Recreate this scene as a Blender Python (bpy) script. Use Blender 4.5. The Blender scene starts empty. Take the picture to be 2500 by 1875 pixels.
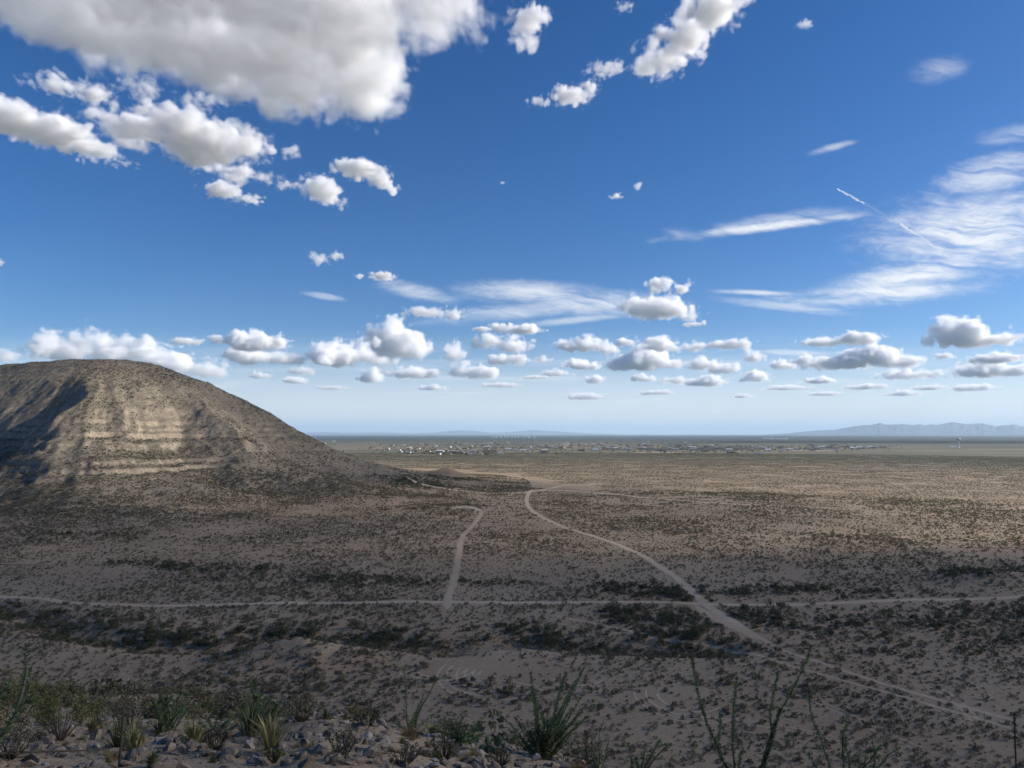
import bpy, math, random, os
import numpy as np
from mathutils import Vector, Matrix
from mathutils.bvhtree import BVHTree

# ------------------------------------------------------------------ camera, sky, sun, exposure
scene = bpy.context.scene
COL = scene.collection
CAM_Z = 57.0                      # metres above the desert floor
PITCH = math.radians(3.85)
FPX = 1819.0                      # focal length in pixels of the 2500 px wide photograph
cam_data = bpy.data.cameras.new("camera")
cam_data.sensor_width = 36.0
cam_data.lens = 36.0 * FPX / 2500.0
cam_data.clip_start = 0.1
cam_data.clip_end = 400000.0
cam = bpy.data.objects.new("camera", cam_data)
COL.objects.link(cam)
cam.location = (0, 0, CAM_Z)
cam.rotation_euler = (math.pi / 2 + PITCH, 0, 0)
scene.camera = cam

SUN_AZ = math.radians(82.0)       # clockwise from the view direction (+Y)
SUN_EL = math.radians(26.0)
SUN_DIR = Vector((math.sin(SUN_AZ) * math.cos(SUN_EL), math.cos(SUN_AZ) * math.cos(SUN_EL), math.sin(SUN_EL)))
sun_data = bpy.data.lights.new("sun", 'SUN')
sun_data.energy = 4.8
sun_data.angle = math.radians(0.53)
sun_data.color = (1.0, 0.94, 0.86)
sun = bpy.data.objects.new("sun", sun_data)
COL.objects.link(sun)
sun.location = SUN_DIR * 3000
sun.rotation_euler = SUN_DIR.to_track_quat('Z', 'Y').to_euler()

scene.view_settings.view_transform = 'Standard'
scene.view_settings.look = 'None'
scene.view_settings.gamma = 1.0
scene.view_settings.exposure = 0.72
scene.view_settings.use_curve_mapping = False
cy = scene.cycles
cy.max_bounces = 18
cy.diffuse_bounces = 3
cy.glossy_bounces = 2
cy.transmission_bounces = 2
cy.transparent_max_bounces = 24
cy.volume_bounces = 16
cy.use_denoising = True
cy.use_adaptive_sampling = True
cy.adaptive_threshold = 0.025
cy.sample_clamp_indirect = 6.0
cy.caustics_reflective = False
cy.caustics_refractive = False

def link_nodes(nt, a, b): nt.links.new(a, b)

def bearing(px, py):
    """unit direction of a point of the photograph (2212 px wide view of it)"""
    s = 2500.0 / 2212.0
    u = (px * s - 1250.0) / FPX
    v = (937.5 - py * s) / FPX
    d = Vector((u, math.cos(PITCH) - v * math.sin(PITCH), math.sin(PITCH) + v * math.cos(PITCH)))
    return d.normalized()

world = bpy.data.worlds.new("World")
scene.world = world
world.use_nodes = True

class NB:
    """small helper to write node trees as expressions"""
    def __init__(s, nt):
        s.nt = nt
    def node(s, t, **kw):
        n = s.nt.nodes.new(t)
        for k, v in kw.items(): setattr(n, k, v)
        return n
    def put(s, sock, v):
        if v is None: return
        if isinstance(v, bpy.types.NodeSocket): s.nt.links.new(v, sock)
        else: sock.default_value = v
    def m(s, op, a, b=None, c=None, clamp=False):
        n = s.node('ShaderNodeMath', operation=op, use_clamp=clamp)
        s.put(n.inputs[0], a); s.put(n.inputs[1], b); s.put(n.inputs[2], c)
        return n.outputs[0]
    def vm(s, op, a, b=None, sc=None):
        n = s.node('ShaderNodeVectorMath', operation=op)
        s.put(n.inputs[0], a); s.put(n.inputs[1], b)
        if sc is not None: s.put(n.inputs['Scale'], sc)
        return n.outputs['Value' if op in ('DOT_PRODUCT', 'LENGTH', 'DISTANCE') else 'Vector']
    def noise(s, vec, scale, detail=4.0, rough=0.55, dist=0.0):
        n = s.node('ShaderNodeTexNoise')
        s.put(n.inputs['Vector'], vec)
        n.inputs['Scale'].default_value = scale; n.inputs['Detail'].default_value = detail
        n.inputs['Roughness'].default_value = rough; n.inputs['Distortion'].default_value = dist
        return n.outputs['Fac']
    def smooth(s, v, lo, hi, a=0.0, b=1.0):
        n = s.node('ShaderNodeMapRange', interpolation_type='SMOOTHSTEP')
        s.put(n.inputs['Value'], v); s.put(n.inputs['From Min'], lo); s.put(n.inputs['From Max'], hi)
        n.inputs['To Min'].default_value = a; n.inputs['To Max'].default_value = b
        return n.outputs['Result']
    def mix(s, fac, a, b, mode='MIX'):
        n = s.node('ShaderNodeMix', data_type='RGBA', blend_type=mode)
        s.put(n.inputs['Factor'], fac)
        s.put(n.inputs['A'] if False else n.inputs[6], a if isinstance(a, bpy.types.NodeSocket) else (*a, 1.0) if len(a) == 3 else a)
        s.put(n.inputs[7], b if isinstance(b, bpy.types.NodeSocket) else (*b, 1.0) if len(b) == 3 else b)
        return n.outputs[2]
    def comb(s, x, y, z):
        n = s.node('ShaderNodeCombineXYZ')
        s.put(n.inputs[0], x); s.put(n.inputs[1], y); s.put(n.inputs[2], z)
        return n.outputs[0]
    def sep(s, v):
        n = s.node('ShaderNodeSeparateXYZ'); s.put(n.inputs[0], v)
        return n.outputs[0], n.outputs[1], n.outputs[2]

wt = world.node_tree
wt.nodes.clear()
W = NB(wt)
sky = W.node('ShaderNodeTexSky', sky_type='NISHITA', sun_disc=False)
sky.sun_elevation = SUN_EL
sky.sun_rotation = SUN_AZ
sky.altitude = 1200
sky.air_density = 0.9
sky.dust_density = 0.9
sky.ozone_density = 3.0
sat = W.node('ShaderNodeHueSaturation')
sat.inputs['Saturation'].default_value = 1.32
sat.inputs['Hue'].default_value = 0.508
sat.inputs['Value'].default_value = 1.0
wt.links.new(sky.outputs[0], sat.inputs['Color'])
sky_col = sat.outputs[0]
SKY_STRENGTH = 0.072
CIRRUS_WHITE = (8.2, 8.4, 8.7)
bg = W.node('ShaderNodeBackground')
bg.inputs['Strength'].default_value = SKY_STRENGTH
wt.links.new(sky_col, bg.inputs['Color'])
wout = W.node('ShaderNodeOutputWorld')
wt.links.new(bg.outputs[0], wout.inputs['Surface'])
# high thin cirrus, part of the sky itself
SKY_CIRRUS = [  # centre (2212 view), half sizes, tilt in degrees, strength
 (2140,500,240,84,-4,1.15),(1985,592,185,34,-12,1.15),(1900,634,205,23,-4,1.15),(2150,375,120,40,-14,0.85),(2030,150,60,26,-10,0.38),(1800,318,50,8,-16,0.6),
 (1660,488,200,11,-7,1.1),(1690,474,140,16,-8,0.55),(1480,505,45,12,10,0.35),(1150,632,150,24,2,0.9),(1290,655,160,26,2,0.9),(1120,672,190,18,-6,0.7),(900,630,80,17,12,0.75),(700,640,45,7,9,0.7),
 (1640,632,95,6,2,0.8),(1700,662,140,10,6,0.6),(1250,690,140,8,-6,0.6),(2190,290,80,20,-10,0.4),(1720,762,90,7,2,0.8),(2120,560,110,20,8,0.5)]
tcw = W.node('ShaderNodeTexCoord')
dx_, dy_, dz_ = W.sep(tcw.outputs['Generated'])
dyc = W.m('MAXIMUM', dy_, 0.05)
U = W.m('DIVIDE', dx_, dyc); V_ = W.m('DIVIDE', dz_, dyc)
front_ = W.smooth(dy_, 0.1, 0.3)
warp = W.noise(W.comb(W.m('MULTIPLY', U, 9.0), W.m('MULTIPLY', V_, 18.0), 0.0), 1.0, 3, 0.5)
warp_c = W.m('MULTIPLY', W.m('SUBTRACT', warp, 0.5), 0.05)
strk = W.noise(W.comb(W.m('MULTIPLY', W.m('ADD', U, warp_c), 7.0), W.m('MULTIPLY', W.m('ADD', V_, W.m('ADD', warp_c, W.m('MULTIPLY', U, 0.10))), 58.0), 2.0), 1.0, 8, 0.66, 0.25)
fine = W.noise(W.comb(W.m('MULTIPLY', U, 34.0), W.m('MULTIPLY', V_, 80.0), 5.0), 1.0, 6, 0.65, 0.6)
total = None
for (px, py, rx, ry, tilt, k) in SKY_CIRRUS:
    d = bearing(px, py); u0, v0 = d.x / d.y, d.z / d.y
    a = rx * 1.13 / FPX; b = ry * 1.13 / FPX; t = math.radians(-tilt)
    # distance in the tilted ellipse
    du = W.m('SUBTRACT', U, u0); dv = W.m('SUBTRACT', V_, v0)
    p = W.m('ADD', W.m('MULTIPLY', du, math.cos(t) / a), W.m('MULTIPLY', dv, math.sin(t) / a))
    q = W.m('ADD', W.m('MULTIPLY', du, -math.sin(t) / b), W.m('MULTIPLY', dv, math.cos(t) / b))
    e = W.m('ADD', W.m('MULTIPLY', p, p), W.m('MULTIPLY', q, q))
    e = W.m('ADD', W.m('SQRT', e), W.m('MULTIPLY', W.m('SUBTRACT', fine, 0.5), 1.1))
    mk = W.smooth(e, 1.45, 0.15, 0.0, k)
    total = mk if total is None else W.m('MAXIMUM', total, mk)
cir = W.m('MULTIPLY', total, W.smooth(strk, 0.24, 0.64))
# two pieces of a condensation trail
for (x0, y0, x1, y1, w0, k) in ((1810, 408, 1866, 439, 1.7, 0.8), (1935, 474, 2054, 557, 3.4, 0.85), (1866, 439, 1935, 474, 4.0, 0.12)):
    A_ = bearing(x0, y0); B_ = bearing(x1, y1)
    ax_, ay_, bx_, by_ = A_.x / A_.y, A_.z / A_.y, B_.x / B_.y, B_.z / B_.y
    L2 = (bx_ - ax_) ** 2 + (by_ - ay_) ** 2
    wv = W.m('MULTIPLY', W.m('SUBTRACT', fine, 0.5), 0.010)
    du = W.m('SUBTRACT', W.m('ADD', U, wv), ax_); dv = W.m('SUBTRACT', W.m('ADD', V_, wv), ay_)
    tt = W.m('ADD', W.m('MULTIPLY', du, (bx_ - ax_) / L2), W.m('MULTIPLY', dv, (by_ - ay_) / L2), None, True)
    ex = W.m('SUBTRACT', du, W.m('MULTIPLY', tt, bx_ - ax_)); ey = W.m('SUBTRACT', dv, W.m('MULTIPLY', tt, by_ - ay_))
    dd = W.m('SQRT', W.m('ADD', W.m('MULTIPLY', ex, ex), W.m('MULTIPLY', ey, ey)))
    wid = w0 * 1.13 / FPX
    cir = W.m('MAXIMUM', cir, W.m('MULTIPLY', W.smooth(dd, wid * 1.5, wid * 0.2, 0.0, k), W.smooth(fine, 0.3, 0.6, 0.45, 1.0)))
# thin layered veil close to the horizon
lay = W.noise(W.comb(W.m('MULTIPLY', U, 3.5), W.m('MULTIPLY', V_, 75.0), 9.0), 1.0, 6, 0.62, 0.3)
veil = W.m('MULTIPLY', W.smooth(lay, 0.34, 0.72, 0.24, 0.9), W.m('MULTIPLY', W.smooth(V_, -0.01, 0.02), W.smooth(V_, 0.15, 0.035)))
cir = W.m('MAXIMUM', cir, W.m('MAXIMUM', veil, W.smooth(V_, 0.13, 0.01, 0.0, 0.85)))
cir = W.m('MULTIPLY', W.m('MULTIPLY', cir, front_), 0.86, None, True)
sky_col = W.mix(cir, sky_col, CIRRUS_WHITE)
wt.links.new(sky_col, bg.inputs['Color'])

# ------------------------------------------------------------------ helpers
def tag(o, label=None, cat=None, group=None, kind=None):
    if label: o["label"] = label
    if cat: o["category"] = cat
    if group: o["group"] = group
    if kind: o["kind"] = kind
    return o

def link(o, parent=None):
    COL.objects.link(o)
    if parent is not None: o.parent = parent
    return o

def mesh_obj(name, verts, faces, mat=None, parent=None, smooth=False):
    me = bpy.data.meshes.new(name)
    fill_mesh(me, verts, faces)
    if mat is not None: me.materials.append(mat)
    if smooth: me.polygons.foreach_set('use_smooth', np.ones(len(me.polygons), dtype=bool))
    o = bpy.data.objects.new(name, me)
    return link(o, parent)

def fill_mesh(me, verts, faces):
    """verts (n,3) array, faces (m,k) array of one polygon size, or a list of arrays"""
    verts = np.asarray(verts, dtype=np.float32)
    fl = faces if isinstance(faces, list) else [faces]
    fl = [np.asarray(f, dtype=np.int32) for f in fl if len(f)]
    nl = sum(f.size for f in fl); nf = sum(len(f) for f in fl)
    me.vertices.add(len(verts)); me.vertices.foreach_set('co', verts.ravel())
    me.loops.add(nl); me.polygons.add(nf)
    me.loops.foreach_set('vertex_index', np.concatenate([f.ravel() for f in fl]))
    starts = np.concatenate([np.full(len(f), f.shape[1], dtype=np.int32) for f in fl])
    ls = np.zeros(nf, dtype=np.int32); ls[1:] = np.cumsum(starts)[:-1]
    me.polygons.foreach_set('loop_start', ls)
    me.polygons.foreach_set('loop_total', starts)
    me.update(calc_edges=True)
    return me

def empty(name, loc=(0, 0, 0), parent=None):
    o = bpy.data.objects.new(name, None)
    o.empty_display_size = 0.2
    o.location = loc
    return link(o, parent)

def spot(px, py, z=0.0):
    """where the line of sight meets the level z"""
    d = bearing(px, py)
    t = (z - CAM_Z) / d.z
    return Vector((d.x * t, d.y * t, z))

# value noise on a periodic lattice, for shapes
_rng = np.random.default_rng(7)
_LAT = _rng.random((64, 64, 64), dtype=np.float32)
_LAT2 = _rng.random((256, 256), dtype=np.float32)
def vnoise3(p):
    i = np.floor(p).astype(np.int64); f = (p - i).astype(np.float32)
    f = f * f * (3 - 2 * f)
    i0 = i & 63; i1 = (i + 1) & 63
    x0, y0, z0 = i0[:, 0], i0[:, 1], i0[:, 2]; x1, y1, z1 = i1[:, 0], i1[:, 1], i1[:, 2]
    fx, fy, fz = f[:, 0], f[:, 1], f[:, 2]
    L = _LAT
    c00 = L[x0, y0, z0] * (1 - fx) + L[x1, y0, z0] * fx
    c10 = L[x0, y1, z0] * (1 - fx) + L[x1, y1, z0] * fx
    c01 = L[x0, y0, z1] * (1 - fx) + L[x1, y0, z1] * fx
    c11 = L[x0, y1, z1] * (1 - fx) + L[x1, y1, z1] * fx
    return (c00 * (1 - fy) + c10 * fy) * (1 - fz) + (c01 * (1 - fy) + c11 * fy) * fz
def vnoise2(x, y):
    ix = np.floor(x).astype(np.int64); iy = np.floor(y).astype(np.int64)
    fx = x - ix; fy = y - iy
    fx = fx * fx * fx * (fx * (fx * 6 - 15) + 10); fy = fy * fy * fy * (fy * (fy * 6 - 15) + 10)
    x0 = ix & 255; x1 = (ix + 1) & 255; y0 = iy & 255; y1 = (iy + 1) & 255
    L = _LAT2
    return (L[x0, y0] * (1 - fx) + L[x1, y0] * fx) * (1 - fy) + (L[x0, y1] * (1 - fx) + L[x1, y1] * fx) * fy
def fbm2(x, y, oct=4, rough=0.5):
    """about -1..1"""
    s = 0; a = 1.0; t = 0
    for k in range(oct):
        s = s + a * (vnoise2(x * 2 ** k + 17.3 * k, y * 2 ** k + 9.1 * k) * 2 - 1); t += a; a *= rough
    return s / t
# ------------------------------------------------------------------ materials of the ground
def new_mat(name):
    mat = bpy.data.materials.new(name); mat.use_nodes = True
    nt = mat.node_tree; nt.nodes.clear()
    b = NB(nt)
    out = b.node('ShaderNodeOutputMaterial')
    bs = b.node('ShaderNodeBsdfPrincipled')
    bs.inputs['Roughness'].default_value = 0.9
    bs.inputs['Specular IOR Level'].default_value = 0.15
    nt.links.new(bs.outputs[0], out.inputs['Surface'])
    return mat, b, bs, out

def ground_material(name, base, var, pale, rocky=False, far_cover=False, bump=0.12, speck=None):
    speck = speck or tuple(v * 0.8 for v in base)
    mat, b, bs, out = new_mat(name)
    g = b.node('ShaderNodeNewGeometry')
    pos = g.outputs['Position']
    n1 = b.noise(pos, 0.021, 5, 0.6)
    n2 = b.noise(pos, 0.33, 5, 0.65)
    n3 = b.noise(pos, 2.7, 4, 0.6)
    col = b.mix(b.smooth(n1, 0.36, 0.66), base, var)
    col = b.mix(b.m('MULTIPLY', b.smooth(n2, 0.55, 0.8), 0.6), col, pale)
    dark = b.mix(0.0, (0.0, 0.0, 0.0), (0.0, 0.0, 0.0))
    col = b.mix(b.m('MULTIPLY', b.smooth(n3, 0.5, 0.75), 0.45), col, (base[0] * 0.55, base[1] * 0.55, base[2] * 0.55))
    # low herbs and litter, a speckle too fine to build
    n4 = b.noise(pos, 0.9, 6, 0.75)
    n5 = b.noise(pos, 0.045, 4, 0.6)
    col = b.mix(b.m('MULTIPLY', b.smooth(n4, 0.45, 0.57), b.smooth(n5, 0.3, 0.7, 0.25, 0.85)), col, speck)
    if rocky:
        nz = b.sep(g.outputs['Normal'])[2]
        px, py, pz = b.sep(pos)
        st = b.noise(b.comb(b.m('MULTIPLY', px, 0.55), b.m('MULTIPLY', py, 0.55), b.m('MULTIPLY', pz, 0.09)), 1.0, 5, 0.65)
        rock = b.mix(b.smooth(st, 0.35, 0.7), (0.225, 0.182, 0.128), (0.375, 0.31, 0.225))
        steep = b.smooth(b.m('ADD', nz, b.m('MULTIPLY', b.m('SUBTRACT', n2, 0.5), 0.45)), 0.78, 0.60)
        foot_c = b.mix(b.smooth(n1, 0.36, 0.66), (0.345, 0.256, 0.166), (0.30, 0.212, 0.135))
        foot_c = b.mix(b.m('MULTIPLY', b.smooth(n4, 0.45, 0.57), b.smooth(n5, 0.3, 0.7, 0.25, 0.85)), foot_c, (0.185, 0.155, 0.098))
        col = b.mix(b.smooth(b.m('ADD', pz, b.m('MULTIPLY', n1, 10.0)), 19.0, 8.0), col, foot_c)
        col = b.mix(steep, col, rock)
    if far_cover:                                          # shrub cover too fine to build, with cloud shade painted in far out
        d = b.vm('LENGTH', pos)
        px, py, pz = b.sep(pos)
        streak = b.noise(b.comb(b.m('MULTIPLY', px, 0.0016), b.m('MULTIPLY', py, 0.0045), 0.0), 1.0, 6, 0.6)
        veg = b.mix(b.smooth(streak, 0.35, 0.65), (0.075, 0.082, 0.048), (0.155, 0.14, 0.092))
        veg = b.mix(b.smooth(d, 3200.0, 7500.0, 0.0, 0.85), veg, (0.036, 0.046, 0.036))  # darkened for cloud shadow on the far plain, besides dark farmland and trees
        cover = b.m('MULTIPLY', b.smooth(d, 900.0, 2100.0), b.m('MAXIMUM', b.smooth(streak, 0.2, 0.8, 0.95, 0.70), b.smooth(d, 2600.0, 4200.0, 0.0, 0.97)))
        col = b.mix(cover, col, veg)
        plots = b.noise(b.comb(b.m('MULTIPLY', px, 0.0035), b.m('MULTIPLY', py, 0.0022), 3.0), 1.0, 5, 0.7)
        town = b.m('MULTIPLY', b.m('MULTIPLY', b.smooth(d, 2300.0, 3200.0), b.smooth(d, 8500.0, 4500.0)), b.m('MULTIPLY', b.smooth(plots, 0.50, 0.60), b.smooth(px, 1900.0, 1200.0)))
        col = b.mix(b.m('MULTIPLY', town, 0.55), col, (0.22, 0.17, 0.115))
    b.put(bs.inputs['Base Color'], col)
    bp = b.node('ShaderNodeBump')
    bp.inputs['Strength'].default_value = 0.5; bp.inputs['Distance'].default_value = bump
    b.put(bp.inputs['Height'], b.m('ADD', n3, b.m('MULTIPLY', n2, 2.0)))
    b.nt.links.new(bp.outputs[0], bs.inputs['Normal'])
    return mat

GROUND_COL = (0.345, 0.256, 0.166)
MAT_GROUND = ground_material("desert_soil", GROUND_COL, (0.30, 0.212, 0.135), (0.42, 0.34, 0.245), far_cover=True, speck=(0.185, 0.155, 0.098))
MAT_HILL = ground_material("hill_soil", (0.225, 0.185, 0.137), (0.19, 0.158, 0.116), (0.34, 0.285, 0.215), rocky=True, bump=0.3, speck=(0.115, 0.10, 0.068))
MAT_ROAD = ground_material("road_dirt", (0.47, 0.365, 0.255), (0.42, 0.318, 0.215), (0.53, 0.43, 0.32), bump=0.03)
MAT_TRACK = ground_material("track_dirt", (0.43, 0.325, 0.222), (0.385, 0.283, 0.19), (0.49, 0.39, 0.285), bump=0.03)
MAT_CALICHE = ground_material("caliche", (0.42, 0.37, 0.31), (0.34, 0.28, 0.22), (0.52, 0.47, 0.41), bump=0.1)

# ------------------------------------------------------------------ the lie of the land
def sstep(x, a, b):
    t = np.clip((x - a) / (b - a), 0, 1); return t * t * (3 - 2 * t)

WASHES = []                                                # polylines of dry washes, (x, y) arrays
def seg_dist(x, y, line):
    x = np.asarray(x, float); y = np.asarray(y, float)
    best = np.full(x.shape, 1e9)
    for (x0, y0), (x1, y1) in zip(line[:-1], line[1:]):
        dx, dy = x1 - x0, y1 - y0; L2 = dx * dx + dy * dy + 1e-9
        t = np.clip(((x - x0) * dx + (y - y0) * dy) / L2, 0, 1)
        best = np.minimum(best, np.hypot(x - x0 - t * dx, y - y0 - t * dy))
    return best

def px_line(pts, z=0.0):
    return [tuple(spot(a, b, z)[:2]) for a, b in pts]

WASHES.append(px_line([(-120,1300),(60,1325),(150,1362),(300,1388),(480,1392),(620,1372),(800,1368),(960,1384)]))
WASHES.append(px_line([(960,1384),(1130,1370),(1260,1382),(1420,1390),(1560,1392)]))

def plain_h(x, y):
    d = np.hypot(x, y)
    f = 1 - sstep(d, 900, 2200)
    z = f * (1.5 * fbm2(x / 190 + 3, y / 190, 3) + 0.45 * fbm2(x / 37, y / 37 + 5, 3) + 0.1 * fbm2(x / 7, y / 7, 2))
    for w in WASHES:
        z = z - 2.4 * np.exp(-(seg_dist(x, y, w) / 6.5) ** 2)
    # spoil mound between the wash and the near slope
    m = spot(640, 1412, 0)
    z = z + 4.2 * np.exp(-(((x - m.x) / 16) ** 2 + ((y - m.y) / 9) ** 2)) * (1 + 0.35 * fbm2(x / 5, y / 5, 3))
    m = spot(2150, 1252, 0)
    z = z + 3.0 * np.exp(-(((x - m.x) / 30) ** 2 + ((y - m.y) / 11) ** 2))
    # dark knoll at the foot of the hill
    k = spot(955, 1045, 0)
    z = z + 17.0 * np.exp(-(np.abs((x - k.x) / 36) ** 2.4 + np.abs((y - k.y - 8) / 17) ** 2)) * (1 + 0.18 * fbm2(x / 9, y / 9, 3))
    k = spot(1040, 1046, 0)
    z = z + 4.5 * np.exp(-(((x - k.x) / 34) ** 2 + ((y - k.y - 4) / 15) ** 2))
    return z

T_R = np.array([0, 1.5, 4, 8, 12, 17, 24, 36, 60, 90, 118, 170, 400])
T_C = np.array([0.8, 0.7, .21, .062, .018, 0.0, .012, .04, .055, .06, .07, .20, 1.2])          # drops away beyond the stony edge
T_L = np.array([0.8, 0.7, .21, .062, .018, 0.0, -.014, -.030, -.045, -.045, -.035, .07, 1.1])   # goes on sloping, to the left
EDGE = [(-300,1590),(0,1592),(200,1596),(400,1592),(560,1584),(690,1560),(800,1572),(890,1590),(980,1612),(1080,1634),(1180,1644),(1260,1662),(1330,1700),(1450,1735),(2400,1735)]
_e = []
for _a, _b in EDGE:
    _d = bearing(_a, _b); _e.append((math.degrees(math.atan2(_d.x, _d.y)), -_d.z / math.hypot(_d.x, _d.y)))
EDGE_AZ = np.array([q[0] for q in _e]); EDGE_T = np.array([q[1] for q in _e])
def near_h(x, y):
    r = np.hypot(x, y); az = np.degrees(np.arctan2(x, y))
    wl = sstep(-az, 9, 24)
    t = np.interp(az, EDGE_AZ, EDGE_T) + np.interp(r, T_R, T_C) * (1 - wl) + np.interp(r, T_R, T_L) * wl
    back = sstep(np.abs(az), 60, 120)
    z = CAM_Z - r * t
    z = z * (1 - back) + back * (CAM_Z - 1.7 + 0.42 * (-y) * sstep(np.abs(az), 80, 130) - 0.25 * np.abs(x) * 0.2)
    z = z + np.minimum(r / 25, 1) * (0.55 * fbm2(x / 9, y / 9, 4)) + 0.06 * fbm2(x / 0.7, y / 0.7, 3) * (r > 2.5)
    return z

def smax(a, b, k):
    h = np.clip(0.5 + 0.5 * (a - b) / k, 0, 1)
    return b + (a - b) * h + k * h * (1 - h)

def ground_h(x, y):
    p = plain_h(x, y); n = near_h(x, y)
    n = np.where(np.hypot(x, y) > 900, -500, n)
    back = (y < -60)
    n = np.where(back, np.minimum(n, 190 + 30 * fbm2(x / 90, y / 90, 3)), n)
    fade = sstep(np.hypot(x, y), 500, 890)
    n = n * (1 - fade) - 40 * fade
    return smax(n, p, 3.0)

HP = (-432.0, 792.0)                                        # the summit in plan
HR = np.array([0, 25, 54, 114, 169, 208, 238, 278, 318, 362, 430, 520, 620, 2000])
HZ = np.array([136, 134.5, 129.5, 108, 80, 55, 40, 26, 16, 9.5, 4.5, 0.6, -2, -8])
PHI = np.radians(np.array([-180, -95, -70, -45, -16, 6, 20, 33, 49, 61, 74, 90, 115, 180]))
PM = np.array([0, 0.2, 0.42, 0.42, 0.34, 0.20, -0.19, -0.09, 0.13, -0.04, 0.12, 0.0, 0.05, 0])
def hill_h(x, y):
    dx = x - HP[0]; dy = y - HP[1]
    # the ridge runs off to the left behind the summit
    t = np.clip(-(dx * 0.985 + dy * -0.17) / 560.0, 0, 1)
    qx = dx + t * 560 * 0.985; qy = dy - t * 560 * 0.17
    R = np.hypot(qx, qy)
    phi = np.arctan2(dx, -dy)
    R = R + 9 * fbm2(x / 70, y / 70, 3) * sstep(R, 20, 120)
    front = np.maximum(0, -qy / (R + 1e-6))
    m = np.interp(phi + np.radians(5) * fbm2(x / 55 + 9, y / 55, 2), PHI, PM)
    gul = 0.055 * np.abs(fbm2(phi * 8 + 4, R / 130, 4)) + 0.05 * fbm2(phi * 4 + 1, R / 200, 2) - 0.02
    Re = R * (1 + 0.22 * front + (m + gul) * sstep(R, 30, 190))
    z = np.interp(Re, HR, HZ) - 13.0 * sstep(t, 0.0, 0.45) * np.exp(-(R / 150) ** 2)
    # ledges of the limestone beds
    zz = z + 1.8 * fbm2(x / 60 + 2, y / 60, 3)
    per = 8.0
    q = (zz + 3.0 * np.sin(zz * 0.21)) / per; fl = np.floor(q); fr = q - fl
    st = (fl + sstep(fr, 0.62, 0.94)) * per - 3.0 * np.sin(zz * 0.21) - (zz - z)
    bed = 0.45 + 0.75 * (np.sin(fl * 12.9898) * 43758.5453 % 1.0)
    lm = np.clip(fbm2(x / 30 + 31 + fl * 5.37, y / 30 + fl * 3.1, 4, 0.6) * 2.8 + 0.36, 0, 1)
    mask = sstep(z, 9, 18) * (1 - sstep(z, 58, 82) * 0.85) * lm * np.clip(bed, 0, 1) * 0.6 * (1 - 0.7 * sstep(phi, 0.75, 1.15))
    rib = (np.abs(fbm2(x / 5.5, y / 5.5, 3)) - 0.25) * 3.2 * sstep(z, 8, 16) * (1 - 0.6 * sstep(z, 90, 120))
    z2 = z * (1 - mask) + st * mask
    face = sstep(fr, 0.6, 0.75) * (1 - sstep(fr, 0.93, 1.0)) * mask
    z2 = z2 + rib * (0.3 + 0.8 * face)
    z2 = z2 + (1.6 * fbm2(x / 22, y / 22, 4, 0.6) + 0.9 * np.abs(fbm2(x / 9 + 3, y / 9, 3))) * sstep(z, 3, 14)
    return z2

def land_h(x, y):
    return np.maximum(ground_h(x, y), hill_h(x, y))

# ---- ground sheet: fine near the viewpoint, coarse towards the horizon
az = np.concatenate([np.arange(-180, -52, 4.0), np.arange(-52, 52, 0.42), np.arange(52, 180, 4.0)])
rr = [1.2]
while rr[-1] < 1600: rr.append(rr[-1] * 1.0085)
while rr[-1] < 90000: rr.append(rr[-1] * 1.06)
rr = np.array(rr)
AZ, RG = np.meshgrid(np.radians(az), rr)
gx = (RG * np.sin(AZ)).ravel(); gy = (RG * np.cos(AZ)).ravel()
gz = ground_h(gx, gy)
na, nr = len(az), len(rr)
ia, ir = np.meshgrid(np.arange(na), np.arange(nr - 1))
ia2 = (ia + 1) % na
quads = np.stack([ir * na + ia, ir * na + ia2, (ir + 1) * na + ia2, (ir + 1) * na + ia], -1).reshape(-1, 4)[:, ::-1]
gv = np.stack([gx, gy, gz], 1)
cz = float(ground_h(np.array([0.0]), np.array([0.01]))[0])
gv = np.concatenate([gv, [[0, 0, CAM_Z - 1.65]]])
tri = np.stack([np.arange(na), (np.arange(na) + 1) % na, np.full(na, len(gv) - 1)], 1)[:, ::-1]
ground = mesh_obj("ground", gv, [quads, tri], MAT_GROUND, smooth=True)
tag(ground, "tan desert floor and near slope reaching to the horizon", None, None, "structure")

def axis(parts):
    a = []
    for lo, hi, st in parts: a.append(np.arange(lo, hi, st))
    return np.concatenate(a)
hx = axis([(-1250, -640, 14), (-640, -90, 1.45), (-90, 150, 6)])
hy = axis([(330, 440, 4), (440, 850, 1.45), (850, 1300, 9)])
HX, HY = np.meshgrid(hx, hy)
hz = hill_h(HX.ravel(), HY.ravel())
nx, ny = len(hx), len(hy)
ii, jj = np.meshgrid(np.arange(nx - 1), np.arange(ny - 1))
quads = np.stack([jj * nx + ii, jj * nx + ii + 1, (jj + 1) * nx + ii + 1, (jj + 1) * nx + ii], -1).reshape(-1, 4)
keep = (hz.reshape(ny, nx) - ground_h(HX, HY)) > -1.2
kq = keep.ravel()[quads].any(1)
quads = quads[kq]
used, inv = np.unique(quads, return_inverse=True)
hv = np.stack([HX.ravel(), HY.ravel(), hz], 1)[used]
hill = mesh_obj("hill", hv, inv.reshape(-1, 4), MAT_HILL, smooth=True)
tag(hill, "rounded limestone hill with banded ledges and a sunlit face", None, None, "structure")

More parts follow.
